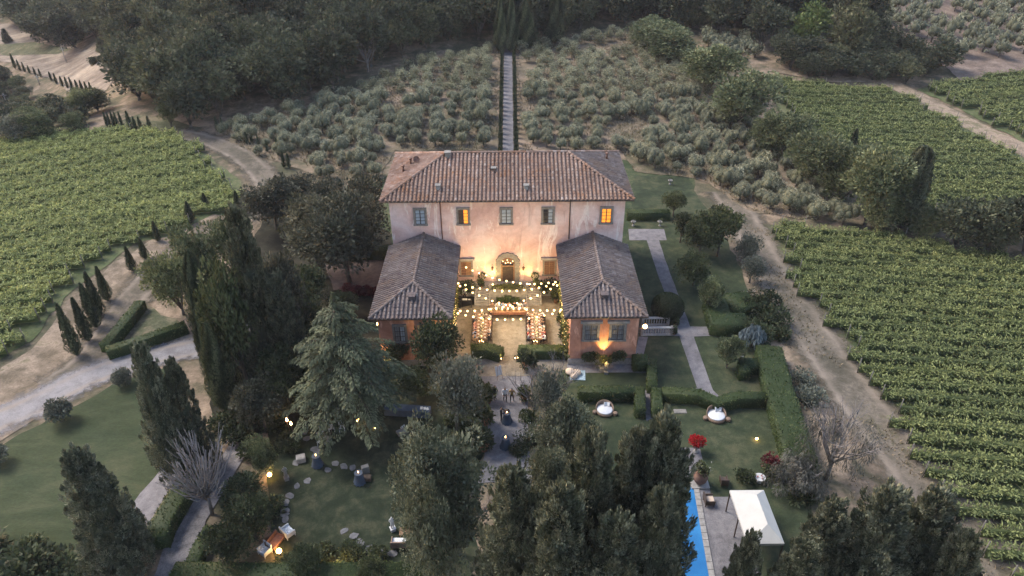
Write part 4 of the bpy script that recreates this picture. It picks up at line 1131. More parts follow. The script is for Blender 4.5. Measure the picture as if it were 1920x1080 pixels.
sp.sort(key=lambda s: s[1])
print('olives', len(sp))
LBL = dict(L='silvery olive tree in the grove left of the hill path', R='silvery olive tree in the grove right of the hill path')
GRP = dict(L='olive trees left of the hill path', R='olive trees right of the hill path')
drape('grove_floor', OL_L, M['grove'], .10); drape('grove_floor', OL_R, M['grove'], .10)
def ozone(x, y):
    return ', close to the path' if abs(x) < 9 else ', close behind the villa' if y < 98 and abs(x) < 32 else ', by the edge of the wood' if y > 138 else ', on its outer side' if abs(x) > 38 else ', in its middle'
for x, y, k in sp[:300]:
    s = rnd.uniform(.68, 1.28)
    plant_tree(OLV[rnd.randrange(4)], x, y, 2.6 * s * rnd.uniform(.85, 1.2), 1.5 * s, LBL[k] + ozone(x, y), GRP[k], name='olive_tree', cat='olive tree')
def stuff_trees(name, spots, protos, h, r, label, cat, group, mat, var=.2):
    """the many small far ones: all as one mass"""
    src = []
    for tr, cr, h0, r0 in protos:
        n = len(cr.vertices); V = np.empty(n * 3, np.float32); cr.vertices.foreach_get('co', V)
        A = np.empty(n, np.float32); cr.attributes['v'].data.foreach_get('value', A); src.append((V.reshape(-1, 3), A, h0, r0))
    Vs, As = [], []
    ox, oy = spots[0][0], spots[0][1]
    for s in spots:
        x, y = s[0], s[1]; V, A, h0, r0 = src[rnd.randrange(len(src))]; a = rnd.uniform(0, 6.28); k = rnd.uniform(1 - var, 1 + var)
        sr, sh = r / r0 * k, h / h0 * k * rnd.uniform(.9, 1.1)
        X = (V[:, 0] * math.cos(a) - V[:, 1] * math.sin(a)) * sr + x - ox; Y = (V[:, 0] * math.sin(a) + V[:, 1] * math.cos(a)) * sr + y - oy
        Vs.append(np.stack([X, Y, V[:, 2] * sh + float(hz(x, y))], 1)); As.append(np.clip(A * .8 + rnd.uniform(-.15, .25), 0, 1))
    V = np.concatenate(Vs); A = np.concatenate(As)
    lv = Leaves(); lv.V = [V]; lv.A = [A]
    return put(name, lv.mesh(name, mat), (ox, oy, 0), label=label, cat=cat, group=group, kind='stuff')
OLF = [proto_olive(V_OLIVE, n=7, k=34, size=.38) for _ in range(2)]
OLM = [proto_olive(V_OLIVE, n=8, k=52, size=.30) for _ in range(3)]
if len(sp) > 300: stuff_trees('far_olive_trees', sp[300:], OLM, 2.6, 1.45, 'mass of small grey green olive trees at the top of the groves', 'olive grove', 'olive groves', V_OLIVE)
sph = scatter(OL_H, 6.4, .5, .93, ang=.35, gap2=4.2)
print('hill olives', len(sph))
for x, y in sph[:290]:
    s = rnd.uniform(.85, 1.15)
    plant_tree(OLF[rnd.randrange(2)], x, y, 4.2 * s, 2.4 * s, 'grey green olive tree in the rows on the far pink hillside', 'olive trees on the far hillside', name='olive_tree', cat='olive tree')
for x, y in scatter(OL_P, 3.9, .8):
    plant_tree(OLF[rnd.randrange(2)], x, y, 3.4, 2.1, 'blue grey olive tree in the small patch beside the dark wood', 'olive trees in the patch by the wood', name='olive_tree', cat='olive tree')

# ------------------------------------------------------------------ woods
FOR = [(222, 150), (240, 195), (330, 240), (430, 236), (560, 196), (700, 138), (800, 104), (930, 84), (1080, 66), (1180, 50), (1290, 62), (1330, 70), (1440, 95), (1460, 130), (1540, 150), (1600, 148), (1620, 100), (1600, 40), (1560, -60), (520, -60), (330, 20), (225, 80)]
FOR2 = [(-120, -80), (560, -80), (330, 14), (235, 66), (215, 88), (140, 92), (70, 82), (30, 50), (0, 22), (-120, 16)]
FOR3 = [(1440, 100), (1640, 92), (1700, 110), (1770, 128), (1775, 150), (1700, 158), (1600, 150), (1560, 158), (1470, 142)]
FOR4 = [(-80, 165), (10, 150), (50, 180), (100, 225), (130, 215), (150, 200), (225, 205), (225, 225), (150, 235), (80, 255), (-80, 275)]
fs = [(x, y, 0) for x, y in scatter(FOR, 5.6, 1.7)]
fs.sort(key=lambda s: s[1]); print('forest', len(fs))
for x, y, _ in fs[:300]:
    sx_, sy_ = proj(x, y, float(hz(x, y)))
    if abs(sx_ - 1515) < 66 and sy_ > 60: continue
    s = rnd.uniform(.8, 1.25)
    plant_tree(FORP[rnd.randrange(4)], x, y, 10.5 * s * rnd.uniform(.85, 1.15), 4.3 * s, 'dark broad-leaved tree in the dense wood behind the olive groves', 'trees of the dense wood', name='forest_tree', cat='forest tree')
if len(fs) > 300: stuff_trees('far_wood', fs[300:], FARP, 10.5, 4.6, 'far dark mass of woodland at the top of the hill', 'woodland', 'woods', V_FOREST)
f2 = sorted(scatter(FOR2, 7.0, 2.2), key=lambda s: s[1])[:300]; print('far wood', len(f2))
for x, y in f2:
    s = rnd.uniform(.8, 1.25)
    plant_tree(FORP[rnd.randrange(4)], x, y, 11 * s, 6.0 * s, 'blue green tree in the far wood above the stubble field', 'trees of the far wood above the stubble', name='far_wood_tree', cat='tree')
for x, y in scatter(FOR3, 4.4, 1.4):
    sx_, sy_ = proj(x, y, float(hz(x, y)))
    if abs(sx_ - 1515) < 50 and sy_ < 125: continue
    s = rnd.uniform(.6, 1.0)
    plant_tree(FORP[rnd.randrange(4)], x, y, 7 * s, 4.2 * s, 'low dark bushy thicket shrub above the middle vineyard', 'thicket above the middle vineyard', name='thicket_shrub', cat='thicket shrub', cname='foliage')
for x, y in scatter(FOR4, 5.5, 1.6):
    s = rnd.uniform(.6, 1.0)
    plant_tree((FORP + BROAD)[rnd.randrange(6)], x, y, 6 * s, 3.6 * s, 'dark tree in the copse beyond the left vineyard', 'copse beyond the left vineyard', name='copse_tree', cat='tree')
tree_px(LIME, 1515, 100, 6, 84, 'bright lime green tree glowing among the dark wood', cat='tree', name='lime_tree')
for bx, by, top, w in ((940, 98, -5, 26), (958, 98, -14, 26), (985, 92, 0, 44), (1040, 80, -10, 46)):
    tree_px(BIGCYP[rnd.randrange(3)], bx, by, top, w, 'tall dark cypress standing at the top end of the hill path', 'tall cypresses at the top of the path', name='cypress', cat='cypress tree')
tree_px(CONP[0], 195, 98, 66, 26, 'small blue green fir alone at the edge of the stubble field', cat='fir tree', name='fir_tree')
tree_px(BUSHP[0], 178, 120, 106, 20, 'dark round bush alone on the pale stubble field', cat='bush', name='bush', cname='foliage')
tree_px(CONP[1], 15, 80, 52, 18, 'small dark conifer at the far left edge of the stubble field', cat='fir tree', name='fir_tree')
tree_px(BROAD[0], 150, 252, 205, 48, 'pale green umbrella-shaped tree standing at the top corner of the left vineyard', cat='tree')
tree_px(BROAD[1], 85, 262, 195, 70, 'dark spreading tree with thin trunk behind the top left vineyard', cat='tree')
tree_px(GREY, 30, 270, 210, 75, 'silver grey olive tree at the far left edge of the vineyard', cat='olive tree', name='olive_tree')
tree_px(BROAD[2], 322, 238, 185, 45, 'dark leaning tree on the meadow between wood and left vineyard', cat='tree')
dead = proto_bare(7, 9, 5, mat=BARKG, twigs=3, r0=.2, stub=False)
x, y, z = at(690, 135); e = empty('dead_tree', (x, y, z), 0, 'pale leafless dead tree standing out of the dark wood', 'dead tree'); put('branches', dead, parent=e)

# ------------------------------------------------------------------ tree line between grove and middle vineyard
TL = [(1215, 95, 40, 70, 0, 'tall leafy tree at the top corner of the right olive grove'), (1262, 118, 52, 90, 1, 'rounded leafy tree second from the top of the grove edge'),
      (1325, 175, 92, 100, 2, 'broad yellow green tree in the upper grove edge with ragged crown'), (1378, 238, 135, 108, 0, 'big full-crowned tree leaning over the middle vineyard'),
      (1430, 288, 212, 62, 1, 'brownish tree between the big tree and the twin crowns'), (1475, 305, 220, 78, 2, 'domed olive-brown tree beside the middle vineyard edge'),
      (1530, 355, 246, 100, 0, 'pale green tree left of the small cypress by the vineyard'), (1572, 385, 275, 95, 1, 'pale green tree below the small cypress by the vineyard'),
      (1620, 425, 282, 100, 2, 'pale green tree left of the tall pointed poplar'), (1655, 435, 365, 75, 1, 'low bushy tree at the foot of the tall poplar')]
for bx, by, top, w, k, lb in TL: tree_px(BROAD[k], bx, by, top - 10, w * 1.3, lb, cat='tree')
tree_px(proto_spindle(12, 2.0, 8000, .36, V_POP, power=.42, wob=.2), 1688, 425, 268, 62, 'tall pointed grey green poplar ending the tree line', cat='poplar tree', name='poplar_tree')
tree_px(CYP[0], 1592, 300, 240, 20, 'single dark cypress rising behind the pale tree line', cat='cypress tree', name='cypress')
for i, (bx, by, top, w, k) in enumerate(((1720, 452, 385, 70, 0), (1790, 462, 365, 110, 1), (1850, 470, 360, 110, 2), (1915, 478, 345, 110, 0), (1960, 480, 350, 100, 1), (1880, 455, 370, 80, 2))):
    tree_px(FORP[k] if i else BROAD[0], bx, by, top, w, 'dark bushy tree in the clump between the middle and right vineyards', 'clump between the two right vineyards', cat='tree')
for bx, by, w in ((1440, 365, 60), (1480, 395, 55), (1530, 410, 60), (1420, 330, 60), (1580, 420, 60), (1370, 350, 60)):
    x, y, z = at(bx, by); plant_tree(OLV[rnd.randrange(4)], x, y, 3.2, 2.1, 'grey olive tree at the lower corner of the grove beside the dirt track', 'olive trees by the track corner', cat='olive tree', name='olive_tree')

# ------------------------------------------------------------------ trees left of the villa
for i, (bx, by, top, w, k, lb) in enumerate(((520, 430, 318, 115, 0, 'dark tree behind the left grove of oaks beside the track'), (600, 520, 350, 160, 0, 'brown grey holm oak leftmost of the big oaks by the villa'), (655, 530, 350, 165, 1, 'large brown grey holm oak with bare lower limbs above the red court'),
      (690, 470, 330, 120, 1, 'dark holm oak closest to the villa left side'), (560, 400, 330, 90, 1, 'dark holm oak half hidden behind the brown oaks'), (625, 430, 325, 90, 0, 'holm oak behind the big brown grey oak'))):
    tree_px(OAKP[k], bx, by, top, w, lb, cat='holm oak', name='holm_oak')
tree_px(BROAD[0], 345, 590, 455, 100, 'feathery grey green acacia leaning over the hedge triangle', cat='tree')
tree_px(BROAD[1], 395, 560, 405, 105, 'feathery grey green acacia above the drive behind the hedge triangle', cat='tree')
tree_px(BROAD[2], 452, 530, 400, 90, 'feathery grey green acacia beside the track below the oaks', cat='tree')
tree_px(DCONP[0], 515, 720, 368, 95, 'tallest black green conifer of the dense stand left of the villa', cat='conifer', name='conifer')
tree_px(GREEN[0], 470, 740, 480, 110, 'round dark tree in front of the tallest conifer left of the villa', cat='tree')
tree_px(DCONP[0], 560, 730, 500, 85, 'black green conifer nearest the cedar left of the villa', cat='conifer', name='conifer')
tree_px(OAKP[0], 545, 650, 440, 100, 'round dark tree deep in the stand left of the villa', cat='tree')
tree_px(BIGCYP[0], 415, 690, 462, 66, 'broad dark cypress behind the pointed pair by the drive', cat='cypress tree', name='cypress')
tree_px(BIGCYP[1], 408, 720, 532, 34, 'narrow pale-edged cypress next to the drive end', cat='cypress tree', name='cypress')
tree_px(BIGCYP[2], 432, 770, 600, 58, 'full dark cypress standing in front of the drive end', cat='cypress tree', name='cypress')
tree_px(CONP[0], 345, 890, 615, 92, 'ragged grey green conifer with pointed top between drive and pollard', cat='conifer', name='conifer')
tree_px(DCONP[1], 385, 880, 655, 70, 'black conifer touching the ragged conifer on its right', cat='conifer', name='conifer')
tree_px(CONP[1], 238, 1065, 798, 138, 'big dense conifer standing alone on the lower left lawn edge', cat='conifer', name='conifer')
tree_px(CEDARP, 664, 798, 545, 235, 'large feathery blue green cedar in front of the left wing', cat='cedar tree', name='cedar', rz=.7)
tree_px(GREEN[0], 826, 722, 598, 100, 'glossy green magnolia in front of the left wing lit from below', cat='magnolia tree', name='magnolia_tree')
for i, (bx, by, top, w) in enumerate(((620, 700, 600, 90), (585, 640, 560, 90), (590, 590, 500, 80), (540, 790, 690, 80), (600, 760, 660, 90), (640, 600, 545, 60))):
    tree_px(GREEN[i % 2], bx, by, top, w, 'dark broad-leaved tree in the shade between conifer stand and cedar', 'shaded trees behind the cedar', cat='tree')
tree_px(GREY, 858, 805, 668, 108, 'grey leaved olive tree left of the central gravel path', cat='olive tree', name='olive_tree')
tree_px(GREY, 1030, 800, 695, 66, 'thin grey tree right of the central gravel path', cat='tree')
tree_px(OAKP[0], 500, 810, 700, 110, 'brown green tree above the torches in the left garden', cat='tree')
tree_px(GREEN[1], 560, 770, 640, 110, 'dark leafy tree behind the brown green tree in the left garden', cat='tree')
tree_px(BROAD[1], 505, 890, 815, 56, 'small tree lit by a lamp at its foot beside the left garden', cat='tree')
for i, (bx, by, top, w, k, lb) in enumerate(((465, 960, 895, 90, 0, 'leafy shrub tree right of the pollard beside the lane'), (430, 1060, 975, 95, 1, 'yellow green shrub tree at the lower end of the cobbled lane'), (480, 1010, 925, 90, 0, 'dark shrub tree above the yellow green one by the lane'),
     (585, 1085, 1030, 75, 1, 'dark shrub at the lower edge of the round lawn'), (700, 1095, 1050, 60, 0, 'dark low shrub right of the bottom lamp'), (750, 690, 640, 60, 1, 'dark shrub under the left wing window'), (780, 740, 690, 70, 1, 'dark shrub beneath the cedar and left wing'))):
    tree_px(GREEN[k], bx, by, top, w, lb, cat='shrub', name='shrub', cname='foliage')
tree_px(FGP[0], 845, 1090, 790, 200, 'broad pale green tree between round lawn and gravel path', cat='tree')
tree_px(FGP[1], 830, 1150, 880, 130, 'pale green tree right of the wicker sofa', cat='tree')
tree_px(FGP[0], 1050, 930, 748, 120, 'mid green tree right of the gravel path with white flowers', cat='tree')
tree_px(FGP[1], 1022, 1010, 830, 105, 'mid green tree lower on the right edge of the gravel path', cat='tree')
# ------------------------------------------------------------------ foreground conifers
for bx, by, top, w, k, lb in ((1085, 1180, 798, 150, 0, 'dense conifer with its tip left of the flowering bush'), (1160, 1160, 790, 150, 1, 'tall conifer in the middle of the foreground stand'), (1200, 1160, 772, 160, 2, 'tallest foreground conifer beside the blue pool'),
      (965, 1210, 872, 165, 2, 'leftmost dense conifer of the foreground stand'), (1035, 1260, 900, 170, 1, 'low front conifer in the foreground stand'), (1130, 1280, 960, 180, 0, 'front conifer at the bottom edge of the foreground stand'), (1195, 1260, 900, 130, 0, 'dark conifer reaching over the pool edge'),
      (1352, 1230, 975, 90, 1, 'small conifer at the bottom between pool and awning'), (1480, 1200, 900, 130, 1, 'olive green conifer left in the stand beside the awning'), (1560, 1210, 870, 170, 2, 'largest conifer right of the awning'), (1640, 1200, 860, 150, 0, 'dark conifer right of the largest one by the awning'), (1695, 1250, 930, 120, 1, 'dark conifer at the foot of the long dirt track'), (1440, 1250, 985, 140, 2, 'conifer whose tips touch the awning roof'), (1790, 1130, 1035, 70, 0, 'low dark conifer at the bottom beside the right vineyard')):
    tree_px(CONP[k], bx, by, top, w * 1.14, lb, cat='conifer', name='conifer')
# bare and dead trees
pol = proto_bare(6.5, 40, 11, mat=BARKG, twigs=5, r0=.13)
x, y, z = at(398, 965); e = empty('pollarded_tree', (x, y, z), .4, 'leafless grey pollarded tree with many cut stubs beside the cobbled lane', 'dead tree', scale=(.95, .95, 1.1)); put('branches', pol, parent=e)
d2 = proto_bare(7.5, 14, 23, mat=BARKG, twigs=6, r0=.16, stub=False)
x, y, z = at(1548, 900); e = empty('dead_tree', (x, y, z), .4, 'dead weeping grey tree above the conifers right of the awning', 'dead tree'); put('branches', d2, parent=e)
GREYN = leafy('grey_dead_needles', (.055, .055, .048), (.105, .105, .092), (.19, .19, .17), treevar=.1)
lv = Leaves(); C = np.array([[math.cos(a) * r_, math.sin(a) * r_, 3.2 + 2.4 * rng.random()] for a, r_ in zip(rng.random(26) * 6.28, 1.4 + rng.random(26) * 1.5)])
lv.clumps(C, (.55, .55, 1.0), 150, .36, up=-1.1, out=.4, jit=.4, lw=.12); put('crown', lv.mesh('crown', GREYN), parent=e)
x, y, z = at(1490, 925); e = empty('weeping_tree', (x, y, z), .4, 'grey brown weeping tree drooping behind the awning', 'tree', scale=(.8, .8, .9))
lv = Leaves(); C = np.array([[math.cos(a) * r_, math.sin(a) * r_, 2.0 + 1.6 * rng.random() - r_ * .25] for a, r_ in zip(rng.random(36) * 6.28, rng.random(36) * 2.8)])
lv.clumps(C, (.7, .7, .6), 190, .38, up=-.9, out=.5, jit=.35, lw=.16); put('crown', lv.mesh('crown', GREYN), parent=e); put('trunk', proto_bare(4, 6, 9, mat=BARKG, twigs=2, r0=.15), parent=e)
d3 = proto_bare(5.5, 10, 31, mat=BARKG, twigs=5, r0=.12, stub=False)
for bx, by, lb in ((1000, 780, 'bare pale-branched shrub at the right edge of the gravel path'), (1040, 760, 'bare pale-branched shrub below the right wing corner')):
    x, y, z = at(bx, by); e = empty('bare_tree', (x, y, z), bx * .1, lb, 'bare tree'); put('branches', d3, parent=e)
x, y, z = at(860, 1040); e = empty('bare_branches', (x, y, z), .4, 'pale bare branches showing through the broad green tree', 'bare tree', scale=(1.3, 1.3, 1.5)); put('branches', d3, parent=e)
# ------------------------------------------------------------------ right garden trees
for bx, by, top, w, k, lb in ((1262, 405, 360, 52, 0, 'small round tree at the end of the back hedge'), (1275, 455, 395, 50, 1, 'small pale tree by the upper stone planters'), (1345, 480, 388, 95, 1, 'large dark garden tree beside the dirt track corner'), (1310, 480, 400, 70, 0, 'dark garden tree left of the large one by the track'),
      (1300, 535, 470, 70, 1, 'dark feathery garden tree above the umbrella tree'), (1400, 500, 440, 50, 0, 'grey shrubby tree at the track edge'), (1405, 530, 480, 48, 1, 'blue grey shrubby tree at the track edge')):
    tree_px((GREEN[k] if bx < 1390 else GREY), bx, by, top, w, lb, cat='tree')
for bx, by, top, w, lb in ((1330, 590, 523, 52, 'small umbrella-shaped weeping mulberry on the side lawn'), (1362, 690, 628, 58, 'small weeping mulberry in front of the blue cedar')):
    tree_px(BROAD[2], bx, by, top, w, lb, cat='tree')
x, y, z = at(1408, 652); e = empty('weeping_blue_cedar', (x, y, z), 0, 'small pale blue weeping cedar at the end of the cross path', 'cedar tree')
lv = Leaves(); C = np.array([[math.cos(a) * r_, math.sin(a) * r_ * .8, 2.6 - r_ * 1.1 + .3 * rng.random()] for a, r_ in zip(rng.random(44) * 6.28, .2 + rng.random(44) * 1.15)])
lv.clumps(C, (.22, .22, .55), 40, .42, up=-1.3, out=.5, jit=.25, lw=.22); put('crown', lv.mesh('crown', V_BLUE), parent=e); put('trunk', MB().tube([(0, 0, -.1), (.05, 0, 2.4)], [.1, .06], 6).mesh('trunk', BARK), parent=e)
_c = MB(); _c.ball((0, 0, 1.25), 1.5, 16, sz=.88)
dome = (None, Leaves().clumps([[0, 0, 1.25]], (1.6, 1.6, 1.4), 9000, .10, shell=.96, jit=1.2, out=.6, up=.1).mesh('foliage', V_BALL, _c), 2.6, 1.6)
x, y, z = at(1249, 596); plant_tree(dome, x, y, 2.9, 1.75, 'black green ball-shaped topiary bush beside the balustrade', cat='topiary bush', name='topiary_bush', cname='foliage')
# shrubs along the track side of the garden
for bx, by, s, lb in ((1430, 575, 2.0, 'rounded clipped shrub at the top of the track-side border'), (1445, 610, 2.2, 'rounded clipped shrub in the middle of the track-side border'), (1425, 635, 2.0, 'rounded dark shrub beside the blue cedar'), (1462, 635, 1.5, 'pale green shrub touching the dirt track'), (1405, 590, 1.6, 'green shrub among the white flowers of the border')):
    x, y, z = at(bx, by); plant_tree(BUSHP[rnd.randrange(3)], x, y, s, s * .85, lb, cat='shrub', name='shrub', cname='foliage')
for bx, by, s, lb in ((1515, 755, 1.6, 'grey shrub leaning on the outside of the long hedge'), (1505, 715, 1.2, 'small grey shrub by the long hedge and track'), (1500, 930, 1.4, 'dark shrub behind the awning back corner'), (1480, 900, 1.2, 'dark shrub among the red roses')):
    x, y, z = at(bx, by); plant_tree(proto_bush(1.5, 1.2, 12, 55, .26, V_GREYT if s > 1.15 and bx > 1502 else V_BUSH), x, y, s, s, lb, cat='shrub', name='shrub', cname='foliage')
mar = proto_bush(1.3, 1.2, 12, 60, .24, V_MAROON)
x, y, z = at(1445, 872); plant_tree(mar, x, y, 1.1, .9, 'dark maroon leaved bush on the pool lawn edge', cat='bush', name='bush', cname='foliage')
for k, (bx, by) in enumerate(((648, 548), (662, 550), (676, 552), (690, 553), (702, 552))):
    x, y, z = at(bx, by); plant_tree(mar, x, y, .9, .8, 'maroon shrub in the red border left of the left wing', 'maroon shrubs left of the left wing', cat='bush', name='bush', cname='foliage')
# lawn bushes
for bx, by, s, lb in ((119, 790, 1.45, 'round grey green bush beside the drive on the lower lawn'), (232, 722, 1.15, 'round small-leaved tree on the upper corner of the lower lawn'), (291, 706, .6, 'tiny dark round bush near the drive edge'), (2, 868, 1.2, 'round bush cut by the left picture edge'), (303, 870, .6, 'tiny dark bush beside the pink gravel path')):
    x, y, z = at(bx, by); plant_tree((None,) + DOMEP[1:] if s > 1 else BUSHP[0], x, y, s * 1.6, s, lb, cat='bush', name='bush', cname='foliage')
for i, (bx, by, s) in enumerate(((30, 1090, 2.4), (90, 1075, 1.9), (140, 1095, 1.7), (-20, 1060, 2.2), (60, 1050, 1.6))):
    x, y, z = at(bx, by); plant_tree(BUSHP[i % 3], x, y, s, s * 1.1, 'dark brown green shrub in the bottom left corner thicket', 'shrubs of the bottom left thicket', cat='shrub', name='shrub', cname='foliage')
for i, (bx, by, s) in enumerate(((455, 930, 1.4), (470, 975, 1.5), (505, 960, 1.1), (560, 1062, 1.2), (600, 1045, 1.1), (660, 1042, .9), (470, 780, 1.6), (530, 760, 1.6), (560, 700, 1.6), (600, 690, 1.5), (480, 850, 1.4), (448, 1000, 1.4), (700, 1050, .9), (510, 800, 1.3), (800, 1040, 1.1), (610, 640, 1.7), (570, 640, 1.8), (540, 840, 1.1), (455, 820, 1.5), (425, 800, 1.5), (500, 740, 1.6))):
    x, y, z = at(bx, by); plant_tree(BUSHP[i % 3], x, y, s, s * 1.1, 'dark undergrowth shrub bordering the candle-lit left garden', 'undergrowth shrubs of the left garden', cat='shrub', name='shrub', cname='foliage')
for i, (bx, by, s) in enumerate(((845, 790, .9), (870, 800, 1.0), (895, 770, .9), (990, 790, .9), (1000, 830, 1.0), (975, 850, .9), (880, 850, 1.0), (1060, 780, 1.1))):
    x, y, z = at(bx, by); plant_tree(BUSHP[i % 3], x, y, s, s, 'low green shrub edging the central gravel path', 'shrubs edging the gravel path', cat='shrub', name='shrub', cname='foliage')

# ------------------------------------------------------------------ hedges
HL = 'clipped garden hedges'
hedge(pxs((1442, 650), (1462, 730), (1485, 800), (1508, 880), z=1.4), 2.5, 1.5, 'thick long clipped hedge between side garden and dirt track', HL)
hedge(pxs((1388, 678), (1436, 678), z=1.2), 1.3, 1.2, 'short hedge arm next to the blue cedar', HL)
hedge(pxs((1385, 690), (1405, 690), z=1.2), 1.0, 1.2, 'hedge block below the short arm near the blue cedar', HL)
hedge(pxs((1242, 733), (1310, 736), (1345, 752), (1385, 742), (1441, 742), z=1.1), 1.0, 1.2, 'wavy clipped hedge between the paved fork and the pool lawn', HL)
hedge(pxs((1231, 728), (1233, 768), z=1.1), .9, 1.2, 'short hedge leg right of the gap in the garden hedge', HL)
hedge(pxs((1085, 731), (1190, 731), z=1.1), 1.0, 1.2, 'straight hedge left of the gap above the round daybed', HL)
hedge(pxs((1199, 726), (1201, 768), z=1.1), .9, 1.2, 'short hedge leg left of the gap in the garden hedge', HL)
hedge(pxs((1187, 672), (1214, 672), z=1.2), 1.3, 1.3, 'hedge block against the right wing corner', HL)
hedge(pxs((1222, 672), (1223, 722), z=1.1), .85, 1.1, 'narrow hedge running down from the right wing corner', HL)
hedge(pxs((1176, 398), (1256, 398), z=1.0), 1.2, 1.2, 'dark hedge on the lawn behind the villa right corner', HL)
hedge(pxs((1340, 560), (1352, 598), (1400, 600), z=1.4), 2.4, 1.5, 'bulky rounded hedge above the cross path', HL)
hedge(pxs((1362, 565), (1410, 560), z=1.4), 3.0, 1.45, 'flat-topped clipped hedge behind the rounded one', HL)
hedge(pxs((884, 655), (912, 652), (940, 660), z=.9), 1.3, 1.1, 'courtyard hedge left of the entrance lanterns', HL)
hedge(pxs((972, 655), (1068, 655), z=.9), 1.2, 1.1, 'courtyard hedge right of the entrance lanterns', HL)
def gh(pts, w, h, lb):
    P = [at(*p) for p in pts]
    return hedge(P, w, h, lb, HL, z=None)
gh([(268, 580), (235, 622), (202, 662)], 1.1, 1.2, 'hedge side of the triangle facing the dirt strip')
gh([(205, 672), (280, 648), (352, 622)], 1.1, 1.2, 'hedge side of the triangle facing the gravel drive')
gh([(375, 885), (345, 940), (310, 1000), (300, 1030)], 1.6, 1.4, 'shaggy hedge between pink gravel path and cobbled lane')
gh([(400, 1000), (375, 1045), (355, 1095)], 1.0, .9, 'pale low hedge on the right side of the cobbled lane')
gh([(330, 1092), (560, 1094), (800, 1092)], 1.6, 1.3, 'long clipped hedge along the bottom edge of the garden')
hedge(pxs((650, 470), (732, 470), z=1.0), 1.5, 1.4, 'dark hedge behind the red court left of the villa', HL)

# tall dry grass on the grove floor, the dirt strip and the track verges
def tufts(poly, n, name, label, mat=V_STRAW, L=.5):
    P = [at(*p)[:2] for p in poly]; xs = [p[0] for p in P]; ys = [p[1] for p in P]
    X = min(xs) + rng.random(n * 3) * (max(xs) - min(xs)); Y = min(ys) + rng.random(n * 3) * (max(ys) - min(ys))
    ok = inside(P, X, Y) & (np.sin(X * .23 + 1) * np.cos(Y * .19) + .6 * np.sin(X * .7 + Y * .5) > -.35); X = X[ok][:n]; Y = Y[ok][:n]; m = len(X)
    Pp = np.stack([X - P[0][0], Y - P[0][1], hz(X, Y)], 1); D = rdir(m) * .9; D[:, 2] = np.abs(D[:, 2]) + .5
    put(name, Leaves().add(Pp, D, rdir(m), L * (.5 + rng.random(m)), L * .3, rng.random(m)).mesh(name, mat), (P[0][0], P[0][1], 0), label=label, cat='grass', kind='stuff')
0 and tufts([(0, 838), (110, 775), (210, 722), (310, 690), (345, 700), (345, 860), (300, 925), (225, 1020), (140, 1100), (-100, 1150), (-60, 880)], 15000, 'lawn_grass', 'short uneven grass of the lower left lawn', V_GRASS, L=.20)
0 and tufts([(1090, 690), (1180, 640), (1200, 500), (1300, 480), (1400, 640), (1430, 700), (1480, 900), (1300, 1000), (1100, 900)], 12000, 'lawn_grass', 'short uneven grass of the lawns right of the villa', V_GRASS, L=.16)
tufts(OL_L, 11000, 'dry_grass', 'straw coloured tall grass between the left olive trees')
tufts(OL_R, 16000, 'dry_grass', 'straw coloured tall grass between the right olive trees')
tufts([(1360, 380), (1425, 400), (1480, 540), (1600, 720), (1750, 900), (1980, 1150), (1700, 1150), (1560, 860), (1480, 720), (1440, 600), (1380, 480)], 2200, 'dry_grass', 'straw coloured grass along the long dirt track', L=.35)
0 and tufts([(60, 655), (120, 575), (230, 480), (400, 400), (480, 395), (330, 520), (262, 560), (205, 640), (140, 690), (40, 760), (-60, 800)], 4500, 'dry_grass', 'straw coloured grass around the row of cypresses', L=.3)
# ------------------------------------------------------------------ lamps
def point(parent, loc, power, col=(1, .66, .26), r=.08, name='lamp_or_fill_light'):
    l = bpy.data.lights.new(name, 'POINT'); l.energy = power; l.color = col; l.shadow_soft_size = r
    o = bpy.data.objects.new(name, l); COL.objects.link(o); o.location = loc; o.parent = parent; return o
def spot(parent, loc, to, power, ang=70, col=(1, .64, .20), blend=.8, name='lamp_or_fill_light'):
    l = bpy.data.lights.new(name, 'SPOT'); l.energy = power; l.color = col; l.spot_size = R(ang); l.spot_blend = blend; l.shadow_soft_size = .08
    o = bpy.data.objects.new(name, l); COL.objects.link(o); o.location = loc
    o.rotation_euler = (Vector(to) - Vector(loc)).to_track_quat('-Z', 'Y').to_euler(); o.parent = parent; return o
LP = .11
body_up = MB().lathe([(.07, 0), (.09, .02), (.09, .16), (.07, .18)], 8).mesh('housing', BLACK)
lens_up = MB().lathe([(.065, .182), (.06, .20), (.01, .205)], 8).mesh('lens', LAMPG)
def uplight(x, y, z, to, power, label, ang=75, group=None, col=(1, .64, .20), big=1.0):
    e = empty('uplight', (x, y, z), 0, label, 'uplight', group, scale=(big,) * 3)
    put('housing', body_up, parent=e); put('lens', lens_up, parent=e)
    s = spot(e, (0, 0, .26), (to[0] - x, to[1] - y, to[2] - z), power, ang, col); return e
uplight(-1.72 + -.45, 68.6, 1.5, (-2.25, 69.78, 5.0), 65, 'bright uplight on the terrace left of the arched doorway', 140, big=1.5, col=(1, .74, .26))
uplight(2.42 - .45, 68.6, 1.5, (2.3, 69.78, 5.0), 65, 'bright uplight on the terrace right of the arched doorway', 140, big=1.5, col=(1, .74, .26))
uplight(9.34 - .45, 55.85, .74, (8.9, 56.30, 5.5), 360, 'uplight behind the planter against the right wing wall', 62)
uplight(-11.9 - .45, 55.6, .1, (-12.3, 56.4, 4.5), 260, 'uplight at the outer corner of the left wing', 80, big=1.6)
uplight(-6.75 - .45, 55.4, .1, (-7.2, 56.4, 4.0), 380, 'bright uplight at the foot of the left wing behind the magnolia', 85, big=2.2)
